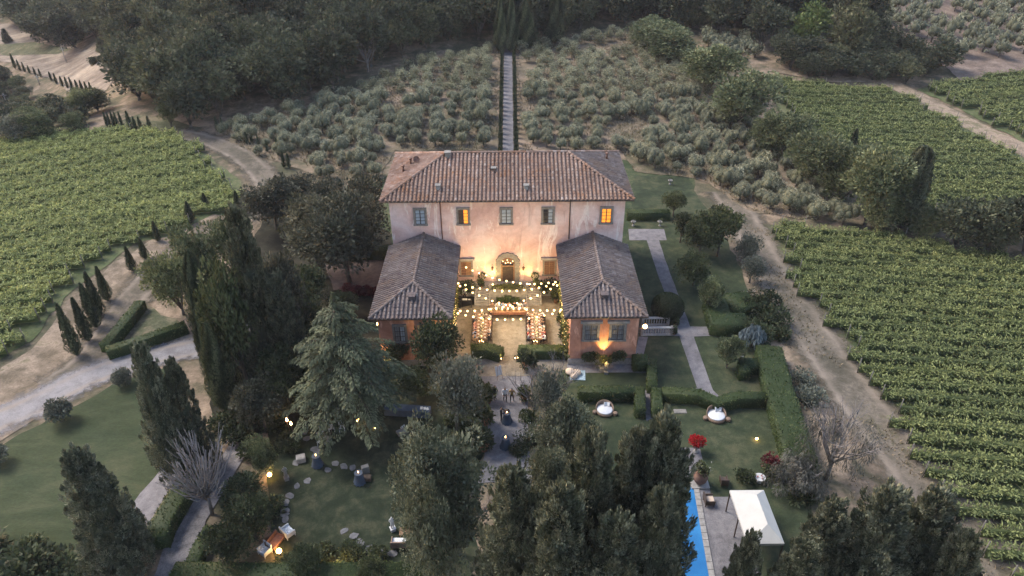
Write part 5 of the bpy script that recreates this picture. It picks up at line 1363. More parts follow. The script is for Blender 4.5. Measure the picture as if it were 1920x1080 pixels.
# garden lamps
globe_m = MB().ball((0, 0, .26), .12, 10).mesh('globe', LAMPG); stand_m = MB().lathe([(.09, 0), (.09, .03), (.02, .05), (.02, .15)], 8).mesh('stand', BLACK)
def garden_lamp(px, py, power, label, s=1.0, group=None, z=0.0, dz=0.0):
    x, y, _ = at(px, py, z + .2 + dz)
    e = empty('garden_lamp', (x, y, z + dz), 0, label, 'lamp', group, scale=(s,) * 3); put('globe', globe_m, parent=e); put('stand', stand_m, parent=e)
    if power: point(e, (0, -.02, .55), power * LP)
    return e
garden_lamp(506, 893, 70, 'glowing lamp at the foot of a small tree left of the round lawn', 1.5)
garden_lamp(524, 1037, 80, 'bright lamp in front of the rusty bench at the lower left of the lawn', 1.7)
garden_lamp(637, 1069, 110, 'brightest lamp at the bottom edge by the long hedge', 2.0)
garden_lamp(671, 789, 60, 'lamp lighting the trunk of the big cedar', 1.1)
garden_lamp(703, 802, 12, 'small lamp on the grass right of the cedar trunk', .8)
garden_lamp(829, 714, 40, 'lamp inside the grey olive tree left of the path', 1.6, dz=1.5)
garden_lamp(875, 753, 25, 'small lamp low in the grey olive tree left of the path', .9)
garden_lamp(848, 696, 12, 'small lamp at the top of the grey olive tree', .8, dz=2.0)
garden_lamp(1419, 823, 10, 'small glowing ball on the pool lawn near the long hedge', .9)
garden_lamp(817, 668, 60, 'glowing globe on the ground beside the magnolia trunk', 2.4)
garden_lamp(610, 732, 0, 'tiny warm light among the cedar boughs', .6, dz=2.0)
garden_lamp(494, 792, 0, 'tiny warm light deep under the brown green tree', .6)
x, y, z = at(1209.5, 612, 3.0)
e = empty('wall_lamp', (12.17, y, 2.9), 0, 'round glowing wall lamp at the corner of the right wing above the balustrade', 'wall lamp')
put('globe', MB().ball((x - 12.17, 0, .1), .22, 12).mesh('globe', LAMPG), parent=e); put('bracket', MB().tube([(0, 0, 0), ((x - 12.17) * .6, 0, -.12), (x - 12.17, 0, -.12)], .03, 6).mesh('bracket', IRON), parent=e); point(e, (x - 12.17, 0, .1), 70 * LP, r=.2)
x, y, z = at(709.5, 607, 3.2)
e = empty('wall_lamp', (-12.9, y, 3.1), 0, 'glowing wall lamp on the outer corner of the left wing', 'wall lamp')
put('globe', MB().ball((x + 12.9, 0, .1), .18, 10).mesh('globe', LAMPG), parent=e); put('bracket', MB().tube([(0, 0, 0), (x + 12.9, 0, -.08)], .03, 6).mesh('bracket', IRON), parent=e); point(e, (x + 12.9, -.1, .1), 45 * LP, r=.18)
for dx, dy, top in ((544.4, 815, 1.5), (551, 818, 1.25)):
    x, y, _ = at(dx, dy, 0)
    e = empty('garden_torch', (x, y, 0), 0, '%s of the two flaming torches left of the white chairs' % ('taller' if top > 1.4 else 'shorter'), 'torch')
    put('pole', MB().tube([(0, 0, 0), (0, 0, top)], .025, 6).mesh('pole', IRON), parent=e)
    put('bowl', MB().lathe([(.02, top), (.11, top + .10), (.12, top + .12), (.02, top + .08)], 8).mesh('bowl', IRON), parent=e)
    put('flame', MB().lathe([(.02, top + .1), (.10, top + .2), (.07, top + .34), (.01, top + .5)], 8).mesh('flame', FLAME), parent=e)
    point(e, (0, 0, top + .6), 28 * LP)
# candles and lanterns
lan_frame = MB()
for a, b in ((-1, -1), (-1, 1), (1, -1), (1, 1)): lan_frame.box(a * .12 - .015, a * .12 + .015, b * .12 - .015, b * .12 + .015, 0, .45)
lan_frame.box(-.15, .15, -.15, .15, 0, .03).box(-.15, .15, -.15, .15, .45, .49).lathe([(.12, .49), (.04, .6), (.01, .66)], 6)
lan_frame = lan_frame.mesh('frame', BLACK)
candle_m = MB().lathe([(.045, .03), (.045, .22)], 8).mesh('candle', WHITE); flame_m = MB().lathe([(.01, .23), (.04, .28), (.03, .33), (.005, .42)], 6).mesh('flame', FLAME)
def lantern(px, py, label, s=1.0, power=12, group=None):
    x, y, z = at(px, py, 0); e = empty('lantern', (x, y, 0), rnd.uniform(-.3, .3), label, 'lantern', group, scale=(s,) * 3)
    put('frame', lan_frame, parent=e); put('candle', candle_m, parent=e); put('flame', flame_m, parent=e); point(e, (0, 0, .75), power * LP, r=.05); return e
lantern(940, 676, 'slim candle lantern left of the courtyard entrance', .9, 14)
lantern(966, 675, 'lit lantern right of the courtyard entrance, its left one', 1.0, 20); lantern(971, 674, 'lit lantern right of the courtyard entrance, its right one', .9, 10)
for k, (px_, py_) in enumerate(((899, 643), (903, 641.5), (906, 643.5))): lantern(px_, py_, 'lantern on the gravel at the front end of the left dining table', .8, 9, 'lanterns at the left table end')
for k, (px_, py_) in enumerate(((1001, 643), (1004.5, 641.5), (1007, 643.5))): lantern(px_, py_, 'lantern on the gravel at the front end of the right dining table', .8, 9, 'lanterns at the right table end')
lantern(516, 936, 'small lantern at the left rim of the round lawn, upper of two', .8, 8); lantern(514, 956, 'small lantern at the left rim of the round lawn, lower of two', .7, 6)
lantern(1139, 687, 'small light at the statue in front of the right wing', .5, 5)

# ------------------------------------------------------------------ strings of festoon bulbs
bulb_m = MB().ball((0, 0, -.12), .105, 8).mesh('bulb', BULB)
sock_m = MB().lathe([(.03, -.03), (.035, .04), (.01, .06)], 6).mesh('socket', BLACK)
STR = [([(153, 178), (207, 205), (263, 226), (321, 245), (376, 265), (434, 282), (494, 293), (550, 303), (610, 312), (668, 317), (730, 318), (787, 315), (848, 308), (906, 302), (951, 299)], 3.9, 'bulb string rising to the left ground floor window'),
       ([(86, 312), (147, 327), (207, 345), (269, 355), (330, 366), (393, 373), (457, 375), (518, 377), (580, 375), (643, 369), (707, 360), (768, 349), (830, 337), (890, 321), (921, 330)], 3.8, 'bulb string just in front of the terrace parapet'),
       ([(100, 335), (153, 365), (208, 391), (263, 415), (318, 439), (373, 460), (430, 477), (488, 494), (547, 510), (605, 520), (663, 532), (718, 537), (778, 540), (837, 541), (896, 538), (955, 534)], 3.9, 'bulb string crossing from upper left to lower right'),
       ([(865, 360), (810, 388), (755, 413), (698, 438), (640, 459), (583, 480), (524, 496), (464, 511), (405, 523), (344, 531), (285, 539), (225, 544), (164, 546), (103, 545), (42, 541)], 4.1, 'bulb string crossing from upper right to lower left'),
       ([(84, 565), (148, 582), (213, 594), (280, 603), (347, 610), (414, 617), (481, 618), (549, 617), (615, 613), (683, 608), (750, 597), (813, 583), (881, 569), (945, 549)], 3.9, 'lowest bulb string hanging over the front of the courtyard')]
for k, (pts, h, lb) in enumerate(STR):
    W_ = [at(840 + u / 4.5, 460 + v / 4.5, h) for u, v in pts]
    W_ = [(x, min(y, 69.5), z) for x, y, z in W_]
    o = W_[0]; e = empty('light_string', o, 0, lb, 'light string', 'festoon light strings over the courtyard')
    L_ = [Vector(p) - Vector(o) for p in W_]
    ends = [Vector((max(-5.85, min(5.1, L_[0].x + o[0])) - o[0], L_[0].y, .25)), None]
    d0 = (L_[0] - L_[1]).normalized() * .5; d1 = (L_[-1] - L_[-2]).normalized() * .5
    put('wire', MB().tube([L_[0] + d0 + Vector((0, 0, .15))] + [p + Vector((0, 0, .04)) for p in L_] + [L_[-1] + d1 + Vector((0, 0, .15))], .012, 4).mesh('wire', BLACK), parent=e)
    for i, p in enumerate(L_):
        b = put('bulb', bulb_m, p, parent=e); b.scale = (rnd.uniform(.9, 1.1),) * 3
        put('socket', sock_m, p, parent=e)
        if i % 4 == 2: point(e, p + Vector((0, 0, -.4)), 230 * LP, col=(1, .72, .32), r=.15)
e = empty('light_string', (-.45, 69.5, 4.3), 0, 'little cluster of bulbs hanging in the arch of the doorway', 'light string')
for x_, z_ in ((-.55, .05), (-.25, -.2), (.02, -.1), (.3, -.2), (.55, .05), (-.05, .2)): put('bulb', bulb_m, (x_, 0, z_), parent=e, scale=(.6,) * 3)
put('wire', MB().tube([(-.7, 0, .25), (-.25, 0, -.15), (.05, 0, 0), (.3, 0, -.12), (.7, 0, .25)], .01, 4).mesh('wire', BLACK), parent=e)

# ivy with fairy lights on the wing flanks, terrace greenery
tiny = MB().ball((0, 0, 0), .024, 6).mesh('fairy_bulb', BULB)
for sx, X_, lb in ((-1, -6.33, 'ivy with fairy lights climbing the inner flank of the left wing'), (1, 5.58, 'ivy with fairy lights climbing the inner flank of the right wing')):
    e = empty('climbing_ivy', (X_, 60, 0), 0, lb, 'climbing ivy')
    C = np.array([[-sx * .12, rnd.uniform(-3.5, 7.5), rnd.uniform(.3, 4.2)] for _ in range(70)])
    put('foliage', Leaves().clumps(C, (.22, .5, .6), 40, .24, up=-.1).mesh('foliage', V_IVY), parent=e)
    for k in range(45): put('fairy_bulb', tiny, (-sx * rnd.uniform(.3, .5), rnd.uniform(-3.5, 5), rnd.uniform(.5, 4.6)), parent=e)
    for yy in (-2, 3): point(e, (-sx * .9, yy, 1.6), 30 * LP, col=(1, .62, .2))
def bushy(name, x, y, z, rx, ry, rz, label, mat=V_BUSH, cat='plant', k=14, n=60, size=.2, group=None):
    C = np.array([[rnd.uniform(-.6, .6) * rx, rnd.uniform(-.6, .6) * ry, rz * rnd.uniform(.35, 1.1)] for _ in range(k)])
    e = empty(name, (x, y, z), 0, label, cat, group)
    put('foliage', Leaves().clumps(C, (rx * .45, ry * .45, rz * .45), n, size).mesh('foliage', mat), parent=e); return e
bushy('ivy_bank', -5.15, 68.3, .9, 1.1, .6, 1.1, 'dark ivy mass on the terrace edge below the left window', k=22)
bushy('ivy_bank', 4.2, 68.3, .9, 1.3, .6, 1.1, 'dark ivy mass with yellow lights below the right window', k=22)
bushy('parapet_plants', -.45, 67.9, 1.5, 2.2, .25, .5, 'row of trailing green plants along the terrace parapet', V_IVY, k=34, size=.16)
for x_, lb in ((-1.35, 'clipped box shrub left of the centre under the terrace parapet'), (-.45, 'taller clipped box shrub in the centre under the terrace parapet'), (.45, 'clipped box shrub right of the centre under the terrace parapet')):
    hedge([(x_ - .38, 67.3), (x_ + .38, 67.3)], .6, 1.0 if 'taller' in lb else .75, lb, 'box shrubs under the parapet', name='box_shrub', cat='box shrub')
pot_m = MB().lathe([(.13, 0), (.22, .3), (.25, .34), (.25, .38), (.21, .38), (.02, .33)], 10).mesh('pot', TERRA)
ballf = MB(); topi = Leaves().clumps([[0, 0, .95]], (.38, .38, .38), 420, .13, shell=.8).mesh('foliage', V_BUSH); stem_m = MB().tube([(0, 0, .3), (0, 0, .75)], .03, 5).mesh('stem', BARK)
for px_, py_, lb in ((904, 531, 'round topiary ball in a pot on the terrace left of the door'), (1003, 531, 'round topiary ball in a pot on the terrace right of the door')):
    x, y, z = at(px_, py_, 1.5); e = empty('potted_topiary', (x, min(y, 69.4), 1.5), 0, lb, 'potted plant'); put('pot', pot_m, parent=e); put('foliage', topi, parent=e); put('stem', stem_m, parent=e)
potf = Leaves().clumps(np.array([[rnd.uniform(-.3, .3), rnd.uniform(-.3, .3), rnd.uniform(.5, 1.1)] for _ in range(9)]), (.26, .26, .26), 60, .18).mesh('foliage', V_BUSH)
def potted(px_, py_, lb, s=1.0, group=None, z=0, f=potf):
    x, y, _ = at(px_, py_, z); e = empty('potted_plant', (x, y, z), rnd.uniform(0, 6), lb, 'potted plant', group, scale=(s,) * 3); put('pot', pot_m, parent=e); put('foliage', f, parent=e); return e
potted(986, 692, 'terracotta pot with a dark plant right of the entrance path, nearest the courtyard', 1.7); potted(997, 690, 'smaller terracotta pot behind the one by the entrance path', 1.3)
potted(911, 797, 'terracotta pot on the left path edge level with the standing couple', 1.7); potted(908, 845, 'lowest terracotta pot on the left edge of the path', 1.9)
potted(916, 755, 'leafy pot on the left path edge beside the dark-suited waiter', 1.5); potted(983, 752, 'leafy pot on the right path edge by the bare shrub', 1.3)
potted(1042, 568, 'potted plant near the inner wall of the right wing', 1.3); potted(1052, 607, 'second potted plant along the right wing flank', 1.2); potted(1057, 637, 'front potted plant along the right wing flank', 1.3)
potted(902, 540, 'potted plant at the head of the left steps', .9, z=1.5); potted(1006, 540, 'potted plant at the head of the right steps', .9, z=1.5)

# ------------------------------------------------------------------ dining tables
def top_at(px_, py_): return at(px_, py_, .76)
plate_m = MB().lathe([(.02, .0), (.13, .012), (.145, .02), (.12, .014), (.02, .006)], 10).mesh('plate', WHITEP)
napkin = MB().box(-.05, .05, -.09, .09, .02, .035).mesh('napkin', WHITE)
tc_m = MB().lathe([(.04, 0), (.045, .09), (.035, .10)], 6).mesh('candle_glass', glow('candle_glass_lit', (1, .55, .2), 1.5)); tcf_m = MB().lathe([(.012, .10), (.028, .13), (.006, .20)], 5).mesh('flame', FLAME)
flow_m = Leaves().clumps([[0, 0, .16], [.12, .05, .12], [-.12, -.04, .12]], (.12, .12, .09), 40, .08).mesh('flowers', V_FLOWER)
greens = Leaves().clumps([[0, 0, .1]], (.22, .16, .1), 60, .12).mesh('leaves', V_IVY)
glass_m = MB().lathe([(.03, 0), (.006, .01), (.006, .09), (.035, .13), (.03, .2)], 6).mesh('wine_glass', WHITEP)
SEATP = pose(pelvis=(0, .02, .52), waist=(0, .03, .70), chest=(0, .0, .92), neck=(0, -.02, 1.09), head=(0, -.06, 1.21), crown=(0, -.05, 1.30), shl=(.18, -.01, 1.01), shr=(-.18, -.01, 1.01),
             ell=(.25, -.12, .80), elr=(-.25, -.12, .80), wrl=(.17, -.35, .82), wrr=(-.17, -.35, .82), hal=(.13, -.43, .83), har=(-.13, -.43, .83), hil=(.10, -.04, .50), hir=(-.10, -.04, .50),
             knl=(.12, -.44, .50), knr=(-.12, -.44, .50), anl=(.12, -.42, .10), anr=(-.12, -.42, .10), tol=(.13, -.56, .05), tor=(-.13, -.56, .05))
SEAT2 = dict(SEATP); SEAT2.update(chest=(.03, -.08, .91), neck=(.05, -.14, 1.07), head=(.07, -.19, 1.18), crown=(.08, -.20, 1.27), shl=(.20, -.12, 1.0), shr=(-.15, -.06, 1.0), wrl=(.05, -.42, .84), hal=(.0, -.48, .85))
SP = [fingers(person_mesh(p, ED, RAD, REG, 'body'), p) for p in (SEATP, SEAT2)]
chair_m = MB().box(-.21, .21, -.20, .22, .42, .46).box(-.20, .20, .20, .23, .46, .92)
for a, b in ((-.19, -.18), (.19, -.18), (-.19, .2), (.19, .2)): chair_m.box(a - .018, a + .018, b - .018, b + .018, 0, .42)
chair_m = chair_m.mesh('chair', DARKWOOD)
TOPS = ['rose', 'white', 'black', 'navy', 'tan', 'cream', 'white', 'grey', 'blue', 'rose', 'red', 'black']
def guest(x, y, rz, side, table, k=0):
    put('chair', chair_m, (x, y, .05), rz, label='dark dining chair, %s from the front on the %s' % (ordinal(k), side), cat='chair', group='dining chairs ' + table)
    o = put('person', SP[rnd.randrange(2)], (x, y, .05), rz + rnd.uniform(-.25, .25))
    t = TOPS[rnd.randrange(12)]; b = 'black' if t in ('white', 'grey', 'navy') else t
    dress(o, t, b, rnd.choice(['dark', 'dark', 'light'])); s = rnd.uniform(.94, 1.04); o.scale = (s, s, s)
    tag(o, 'guest in %s, %s seat on the %s' % (t, ordinal(k), side), 'person', 'dinner guests ' + table)
def long_table(cx, cy, w, l, horiz, name, sides, skip=()):
    e = empty('dining_table', (cx, cy, .05), R(90) if horiz else 0, name, 'dining table')
    put('tabletop', MB().box(-w / 2, w / 2, -l / 2, l / 2, .70, .745).mesh('tabletop', WOOD), parent=e)
    put('tablecloth', MB().box(-w / 2 - .015, -w / 2 - .002, -l / 2, l / 2, .42, .75).box(w / 2 + .002, w / 2 + .015, -l / 2, l / 2, .42, .75).mesh('tablecloth', TERRA if horiz else BEIGE), parent=e)
    lm = MB().box(-.04, .04, -.04, .04, 0, .70).mesh('leg', WOOD)
    for a in (-w / 2 + .1, w / 2 - .1):
        for b in (-l / 2 + .15, 0, l / 2 - .15): put('leg', lm, (a, b, 0), parent=e)
    n = int(l / .55); c, s_ = (0, 1) if horiz else (1, 0)
    def tw(u, v): return (cx - v, cy + u) if horiz else (cx + u, cy + v)
    for i in range(n):
        v = -l / 2 + l * (i + .5) / n
        for k, (sgn, sd) in enumerate(((-1, sides[0]), (1, sides[1]))):
            if sd is None: continue
            x, y = tw(sgn * (w / 2 - .20), v)
            put('plate', plate_m, (x, y, .797), label='white plate, %s along the %s' % (ordinal(i + 1), sd), cat='plate', group='plates ' + sd)
            put('napkin', napkin, (x + .01, y, .80), R(90) if horiz else 0, label='white napkin on the %s plate along the %s' % (ordinal(i + 1), sd), cat='napkin', group='napkins ' + sd)
            x, y = tw(sgn * (w / 2 - .42), v + .18); put('wine_glass', glass_m, (x, y, .797), label='wine glass by the %s plate along the %s' % (ordinal(i + 1), sd), cat='wine glass', group='glasses ' + sd)
            x, y = tw(sgn * (w / 2 + .30), v)
            rz = (R(90) if sgn < 0 else R(-90)) if not horiz else (R(180) if sgn < 0 else 0)
            guest(x, y, rz, sd, 'along the ' + sd, i + 1)
        x, y = tw(rnd.uniform(-.08, .08), v + .1)
        e2 = empty('candle', (x, y, .797), 0, '%s candle glass down the middle of the %s' % (ordinal(i + 1), name.split(' joining')[0].split(' with')[0]), 'candle', 'candles on the ' + name.split(' with')[0]); put('glass', tc_m, parent=e2); put('flame', tcf_m, parent=e2)
        if i % 3 == 1: point(e, tuple(Vector((0, v, 1.15))), 11 * LP, col=(1, .60, .28), r=.1)
        x, y = tw(rnd.uniform(-.06, .06), v - .14)
        e2 = empty('flower_arrangement', (x, y, .797), rnd.uniform(0, 6), '%s white flower clump on the %s' % (ordinal(i + 1), name.split(' joining')[0].split(' with')[0]), 'flowers', 'flowers on the ' + name.split(' with')[0]); put('flowers', flow_m, parent=e2); put('leaves', greens, parent=e2)
a = at(905, 587, .8); b = at(903, 636, .8)
long_table((a[0] + b[0]) / 2, (a[1] + b[1]) / 2, 1.15, a[1] - b[1], False, 'left dining table with white plates and candles', ('outer side of the left dining table', 'inner side of the left dining table'))
a = at(1004, 587, .8); b = at(1006, 636, .8)
long_table((a[0] + b[0]) / 2, (a[1] + b[1]) / 2, 1.15, a[1] - b[1], False, 'right dining table with white plates and candles', ('inner side of the right dining table', 'outer side of the right dining table'))
a = at(917, 581, .8); b = at(991, 581, .8)
long_table((a[0] + b[0]) / 2, a[1], 1.0, b[0] - a[0], True, 'head dining table joining the two long tables', (None, 'far side of the head dining table'))

# ------------------------------------------------------------------ standing people
def standing(px_, py_, P, rz, top, bot, label, hair='dark', name='person'):
    x, y, _ = at(px_, py_, 0)
    m = fingers(person_mesh(P, ED, RAD, REG, 'body'), P); o = put(name, m, (x, y, .055), rz, label=label, cat='person'); dress(o, top, bot, hair); return o
standing(928, 750, pose(wrl=(.16, -.28, 1.10), hal=(.12, -.36, 1.12), ell=(.26, -.02, 1.12), wrr=(-.30, -.02, .88)), R(60), 'black', 'black', 'waiter in black at the left edge of the path carrying a small white thing')
standing(947, 754, pose(knl=(.12, -.14, .50), anl=(.12, .02, .09), tol=(.13, -.14, .05), anr=(-.10, .22, .12), knr=(-.10, .02, .5), tor=(-.11, .08, .05), wrr=(-.22, -.20, .98), har=(-.20, -.28, .96)), R(8), 'white', 'black', 'man in white shirt and black trousers walking down the path')
standing(960, 755, pose(knr=(-.12, -.14, .50), anr=(-.14, .0, .09), tor=(-.15, -.16, .05), anl=(.14, .24, .12), knl=(.12, .04, .5), tol=(.15, .10, .05), ell=(.32, -.02, 1.15)), R(-6), 'gold', 'black', 'person in dark top and black trousers walking right beside the white shirt')
standing(940, 790, pose(wrr=(-.14, -.34, 1.02), har=(-.10, -.42, 1.02), wrl=(.16, -.36, 1.05), hal=(.12, -.44, 1.05), elr=(-.26, -.12, 1.14), ell=(.26, -.12, 1.14)), R(80), 'black', 'black', 'waiter in black standing left of the upper path table')
standing(949, 785, pose(chest=(0, -.22, 1.22), waist=(0, -.06, 1.10), neck=(0, -.36, 1.30), head=(0, -.46, 1.34), crown=(0, -.53, 1.38), shl=(.19, -.25, 1.27), shr=(-.19, -.25, 1.27), ell=(.25, -.38, 1.12), elr=(-.25, -.38, 1.12), wrl=(.16, -.50, 1.12), wrr=(-.16, -.50, 1.12), hal=(.12, -.56, 1.13), har=(-.12, -.56, 1.13)), R(10), 'black', 'black', 'waiter in black bending over the upper path table')
dj = standing(872, 563, pose(wrl=(.14, -.34, 1.02), hal=(.12, -.42, 1.0), wrr=(-.14, -.34, 1.02), har=(-.12, -.42, 1.0), ell=(.26, -.10, 1.12), elr=(-.26, -.10, 1.12)), 0, 'white', 'black', 'person in white behind the music desk on the black mat')
drape('stage_mat', pxs((856, 532), (893, 530), (893, 571), (856, 579)), BLACK, .062, px=False, jit=0, z=0)
x, y, _ = at(873, 570, .4); e = empty('music_desk', (x, y, .06), 0, 'small dark desk with white gear on the black mat left of the steps', 'desk')
put('desk_top', MB().box(-.7, .7, -.28, .28, .88, .93).mesh('desk_top', BLACK), parent=e)
for a in (-.65, .65): put('leg', MB().box(a - .03, a + .03, -.25, .25, 0, .88).mesh('leg', BLACK), parent=e)
put('mixer', MB().box(-.3, .2, -.14, .14, .932, .99).box(.3, .55, -.1, .1, .932, .96).mesh('mixer', WHITEP), (x, y, .06), label='white mixing console lying on the music desk', cat='mixer')
x2, y2, _ = at(862, 575, 0)
put('speaker', MB().box(-.18, .18, -.18, .18, .0, 1.3).lathe([(.12, 0), (.03, .02)], 8, (0, -.19, 1)).mesh('speaker', BLACK), (x2, y2, .06), label='black speaker column at the front corner of the black mat', cat='speaker')

# ------------------------------------------------------------------ things on the path and in the gardens
def bar_table(px_, py_, label, r=.34, h=1.1, mat=NAVY):
    x, y, _ = at(px_, py_, 0); e = empty('bar_table', (x, y, .055), rnd.uniform(0, 3), label, 'bar table')
    mb = MB(); n = 22; V = []
    for z_, k in ((h, 1.0), (h * .72, .92), (h * .4, 1.12), (.02, 1.45)):
        for i in range(n):
            w = 1 + (.11 if i % 2 else -.07) * (1 - z_ / h); a = 2 * math.pi * i / n; V.append((r * k * w * math.cos(a), r * k * w * math.sin(a), z_))
    F = [(j * n + i, (j + 1) * n + i, (j + 1) * n + (i + 1) % n, j * n + (i + 1) % n) for j in range(3) for i in range(n)]
    mb.add(V, F, smooth=True); mb.add(V[:n], [tuple(range(n))]); put('tablecloth', mb.mesh('tablecloth', mat), parent=e)
    return x, y
for px_, py_, lb in ((950.5, 792, 'navy draped bar table where the two waiters stand'), (948, 839, 'navy draped bar table alone low on the gravel path'), (596, 873, 'slate blue draped bar table at the upper left rim of the round lawn'), (675, 905, 'slate blue draped bar table on the round lawn beside a stone box')):
    x, y = bar_table(px_, py_, lb)
    e2 = empty('candle', (x, y, 1.16), 0, 'candle glass on the ' + ' '.join(lb.replace('draped ', '').split()[:11]), 'candle'); put('glass', tc_m, parent=e2); put('flame', tcf_m, parent=e2)
x, y, _ = at(765, 777, 0)
e = empty('buffet_table', (x, y, .04), R(-6), 'long navy draped buffet table right of the cedar', 'buffet table')
put('tablecloth', MB().box(-2.1, 2.1, -.42, .42, .02, .78).mesh('tablecloth', NAVY), parent=e); put('table_runner', MB().box(-2.13, 2.13, -.2, .2, .785, .79).mesh('table_runner', NAVY), parent=e)
for k, dx in enumerate((1.3, 1.6, 1.85)): put('serving_tray', MB().box(-.11, .11, -.16, .16, 0, .05).mesh('serving_tray', WHITEP), (x + dx, y - .1 - .13 * k / 2, .832), R(10 * k), label='white serving tray at the right end of the buffet table', cat='tray', group='trays on the buffet table')
wc = [('seat', MB().box(-.21, .21, -.2, .2, .42, .46).mesh('seat', WHITEP))]
bk = MB().box(-.21, -.17, .18, .22, .46, .95).box(.17, .21, .18, .22, .46, .95).box(-.17, .17, .185, .215, .86, .94)
for k in range(4): bk.box(-.13 + k * .08, -.11 + k * .08, .19, .21, .46, .86)
wc.append(('backrest', bk.mesh('backrest', WHITEP))); lg = MB().box(-.018, .018, -.018, .018, 0, .42).mesh('leg', WHITEP)
for px_, py_, rz, lb in ((602, 819, -.4, 'white chair second from the left under the cedar edge'), (622, 810, .5, 'white chair half hidden by cedar boughs'), (642, 809, .2, 'rightmost white chair under the cedar edge'), (603, 836, -.5, 'frontmost white chair beside the grey stone cube')):
    x, y, _ = at(px_, py_, 0); e = empty('white_chair', (x, y, .035), rz + 3.14 * (rz > .4), lb, 'chair', scale=(1.15,) * 3)
    for n_, m_ in wc: put(n_, m_, parent=e)
    for a, b in ((-.19, -.18), (.19, -.18), (-.19, .18), (.19, .18)): put('leg', lg, (a, b, 0), parent=e)
def block(px_, py_, w, d, h, rz, label, mat=STONE, name='stone_block', cat='stone block', z=.035):
    x, y, _ = at(px_, py_, 0); m = MB().box(-w / 2, w / 2, -d / 2, d / 2, 0, h).box(-w / 2 + .05, w / 2 - .05, -d / 2 + .05, d / 2 - .05, h + .002, h + .03).mesh(name, mat)
    return put(name, m, (x, y, z), rz, label=label, cat=cat)
block(614, 829, .55, .5, .5, -.3, 'grey stone cube next to the frontmost white chair', GSTONE)
block(565, 864, .75, .65, .45, .3, 'pale carved stone base on the left rim of the garden')
block(689, 900, .65, .5, .35, 0, 'low wooden crate seat beside the slate blue bar table', DARKWOOD, 'crate', 'crate'); block(686, 886, .6, .4, .7, .4, 'grey stone slab block behind the bar table on the lawn', GSTONE)
block(754, 812, .9, .6, .25, .6, 'low grey stone bench on the grass right of the cedar', GSTONE, 'stone_bench', 'stone bench'); block(756, 806, .45, .12, .16, .9, 'small white open book lying on the stone bench', WHITEP, 'book', 'book', .3)
block(1275, 772, 1.15, .55, .04, 0, 'flat grey stone slab set in the pool lawn below the wavy hedge', GSTONE, 'stone_slab', 'stone slab')
block(500, 1013, .9, .9, .7, .6, 'square wooden chest with a grey top at the lower left of the lawn', WOOD, 'wooden_chest', 'chest')
STEP = plain('mossy_grey_stone', (.12, .12, .13), .9, var=.3)
SS = [(455, 513), (500, 527), (418, 545), (545, 535), (262, 627), (205, 712), (200, 755), (205, 795), (225, 675), (502, 853), (550, 880), (585, 912), (628, 945), (678, 965), (745, 970), (350, 440), (312, 385), (300, 355), (655, 1010), (315, 600), (258, 508), (365, 455), (200, 770)]
for k, (u, v) in enumerate(SS):
    x, y, _ = at(460 + u / 2.7, 680 + v / 2.7, 0); n = 9; rr = [rnd.uniform(.28, .44) for _ in range(n)]
    V = [(rr[i] * math.cos(2 * math.pi * i / n), rr[i] * .8 * math.sin(2 * math.pi * i / n), z_) for z_ in (0, .05) for i in range(n)]
    m = MB().add(V, [tuple(range(n, 2 * n))] + [(i, (i + 1) % n, n + (i + 1) % n, n + i) for i in range(n)]).mesh('stepping_stone', STEP)
    put('stepping_stone', m, (x, y, .03), rnd.uniform(0, 6), label='flat irregular grey stepping stone in the ring around the left lawn', cat='stepping stone', group='stepping stones around the left lawn')
# seats at the lower end of the round lawn
def armchair(px_, py_, rz, label, frame, cush, w=.8, name='armchair', cat='armchair', z=.035):
    x, y, _ = at(px_, py_, 0); e = empty(name, (x, y, z), rz, label, cat)
    put('seat', MB().box(-w / 2, w / 2, -.38, .38, .22, .34).mesh('seat', frame), parent=e); put('cushion', MB().box(-w / 2 + .08, w / 2 - .08, -.36, .26, .342, .46).mesh('cushion', cush), parent=e)
    put('backrest', MB().box(-w / 2, w / 2, .30, .40, .34, .85).mesh('backrest', frame), parent=e)
    for s in (-1, 1): put('armrest', MB().box(*sorted((s * w / 2, s * (w / 2 - .075))), -.38, .30, .342, .62).mesh('armrest', frame), parent=e)
    for a in (-w / 2 + .06, w / 2 - .06):
        for b in (-.33, .33): put('leg', MB().box(a - .03, a + .03, b - .03, b + .03, 0, .22).mesh('leg', frame), parent=e)
    return e
PRINT = plain('patterned_cushion', (.60, .61, .66), .9, var=.6, scale=9)
armchair(541, 1003, 2.4, 'white patterned armchair at the lower left rim of the lawn', WHITEP, PRINT, .95); armchair(498, 1038, -.6, 'grey slatted armchair in front of the wooden chest', WHITEP, PRINT, .85)
armchair(518, 1022, 1.2, 'rusty brown bench lit by the lamp at the lower left', IRON, TERRA, 1.3, 'bench', 'bench'); armchair(761, 1024, 3.14, 'brown wicker sofa with pale cushions at the right of the round lawn', WICKER, PRINT, 2.1, 'sofa', 'sofa')
x, y, _ = at(765, 1003, 0); e = empty('low_table', (x, y, .035), .05, 'orange brown low table behind the wicker sofa', 'low table')
put('tabletop', MB().box(-.6, .6, -.35, .35, .38, .43).mesh('tabletop', WOOD), parent=e)
for a in (-.54, .54):
    for b in (-.3, .3): put('leg', MB().box(a - .03, a + .03, b - .03, b + .03, 0, .38).mesh('leg', WOOD), parent=e)
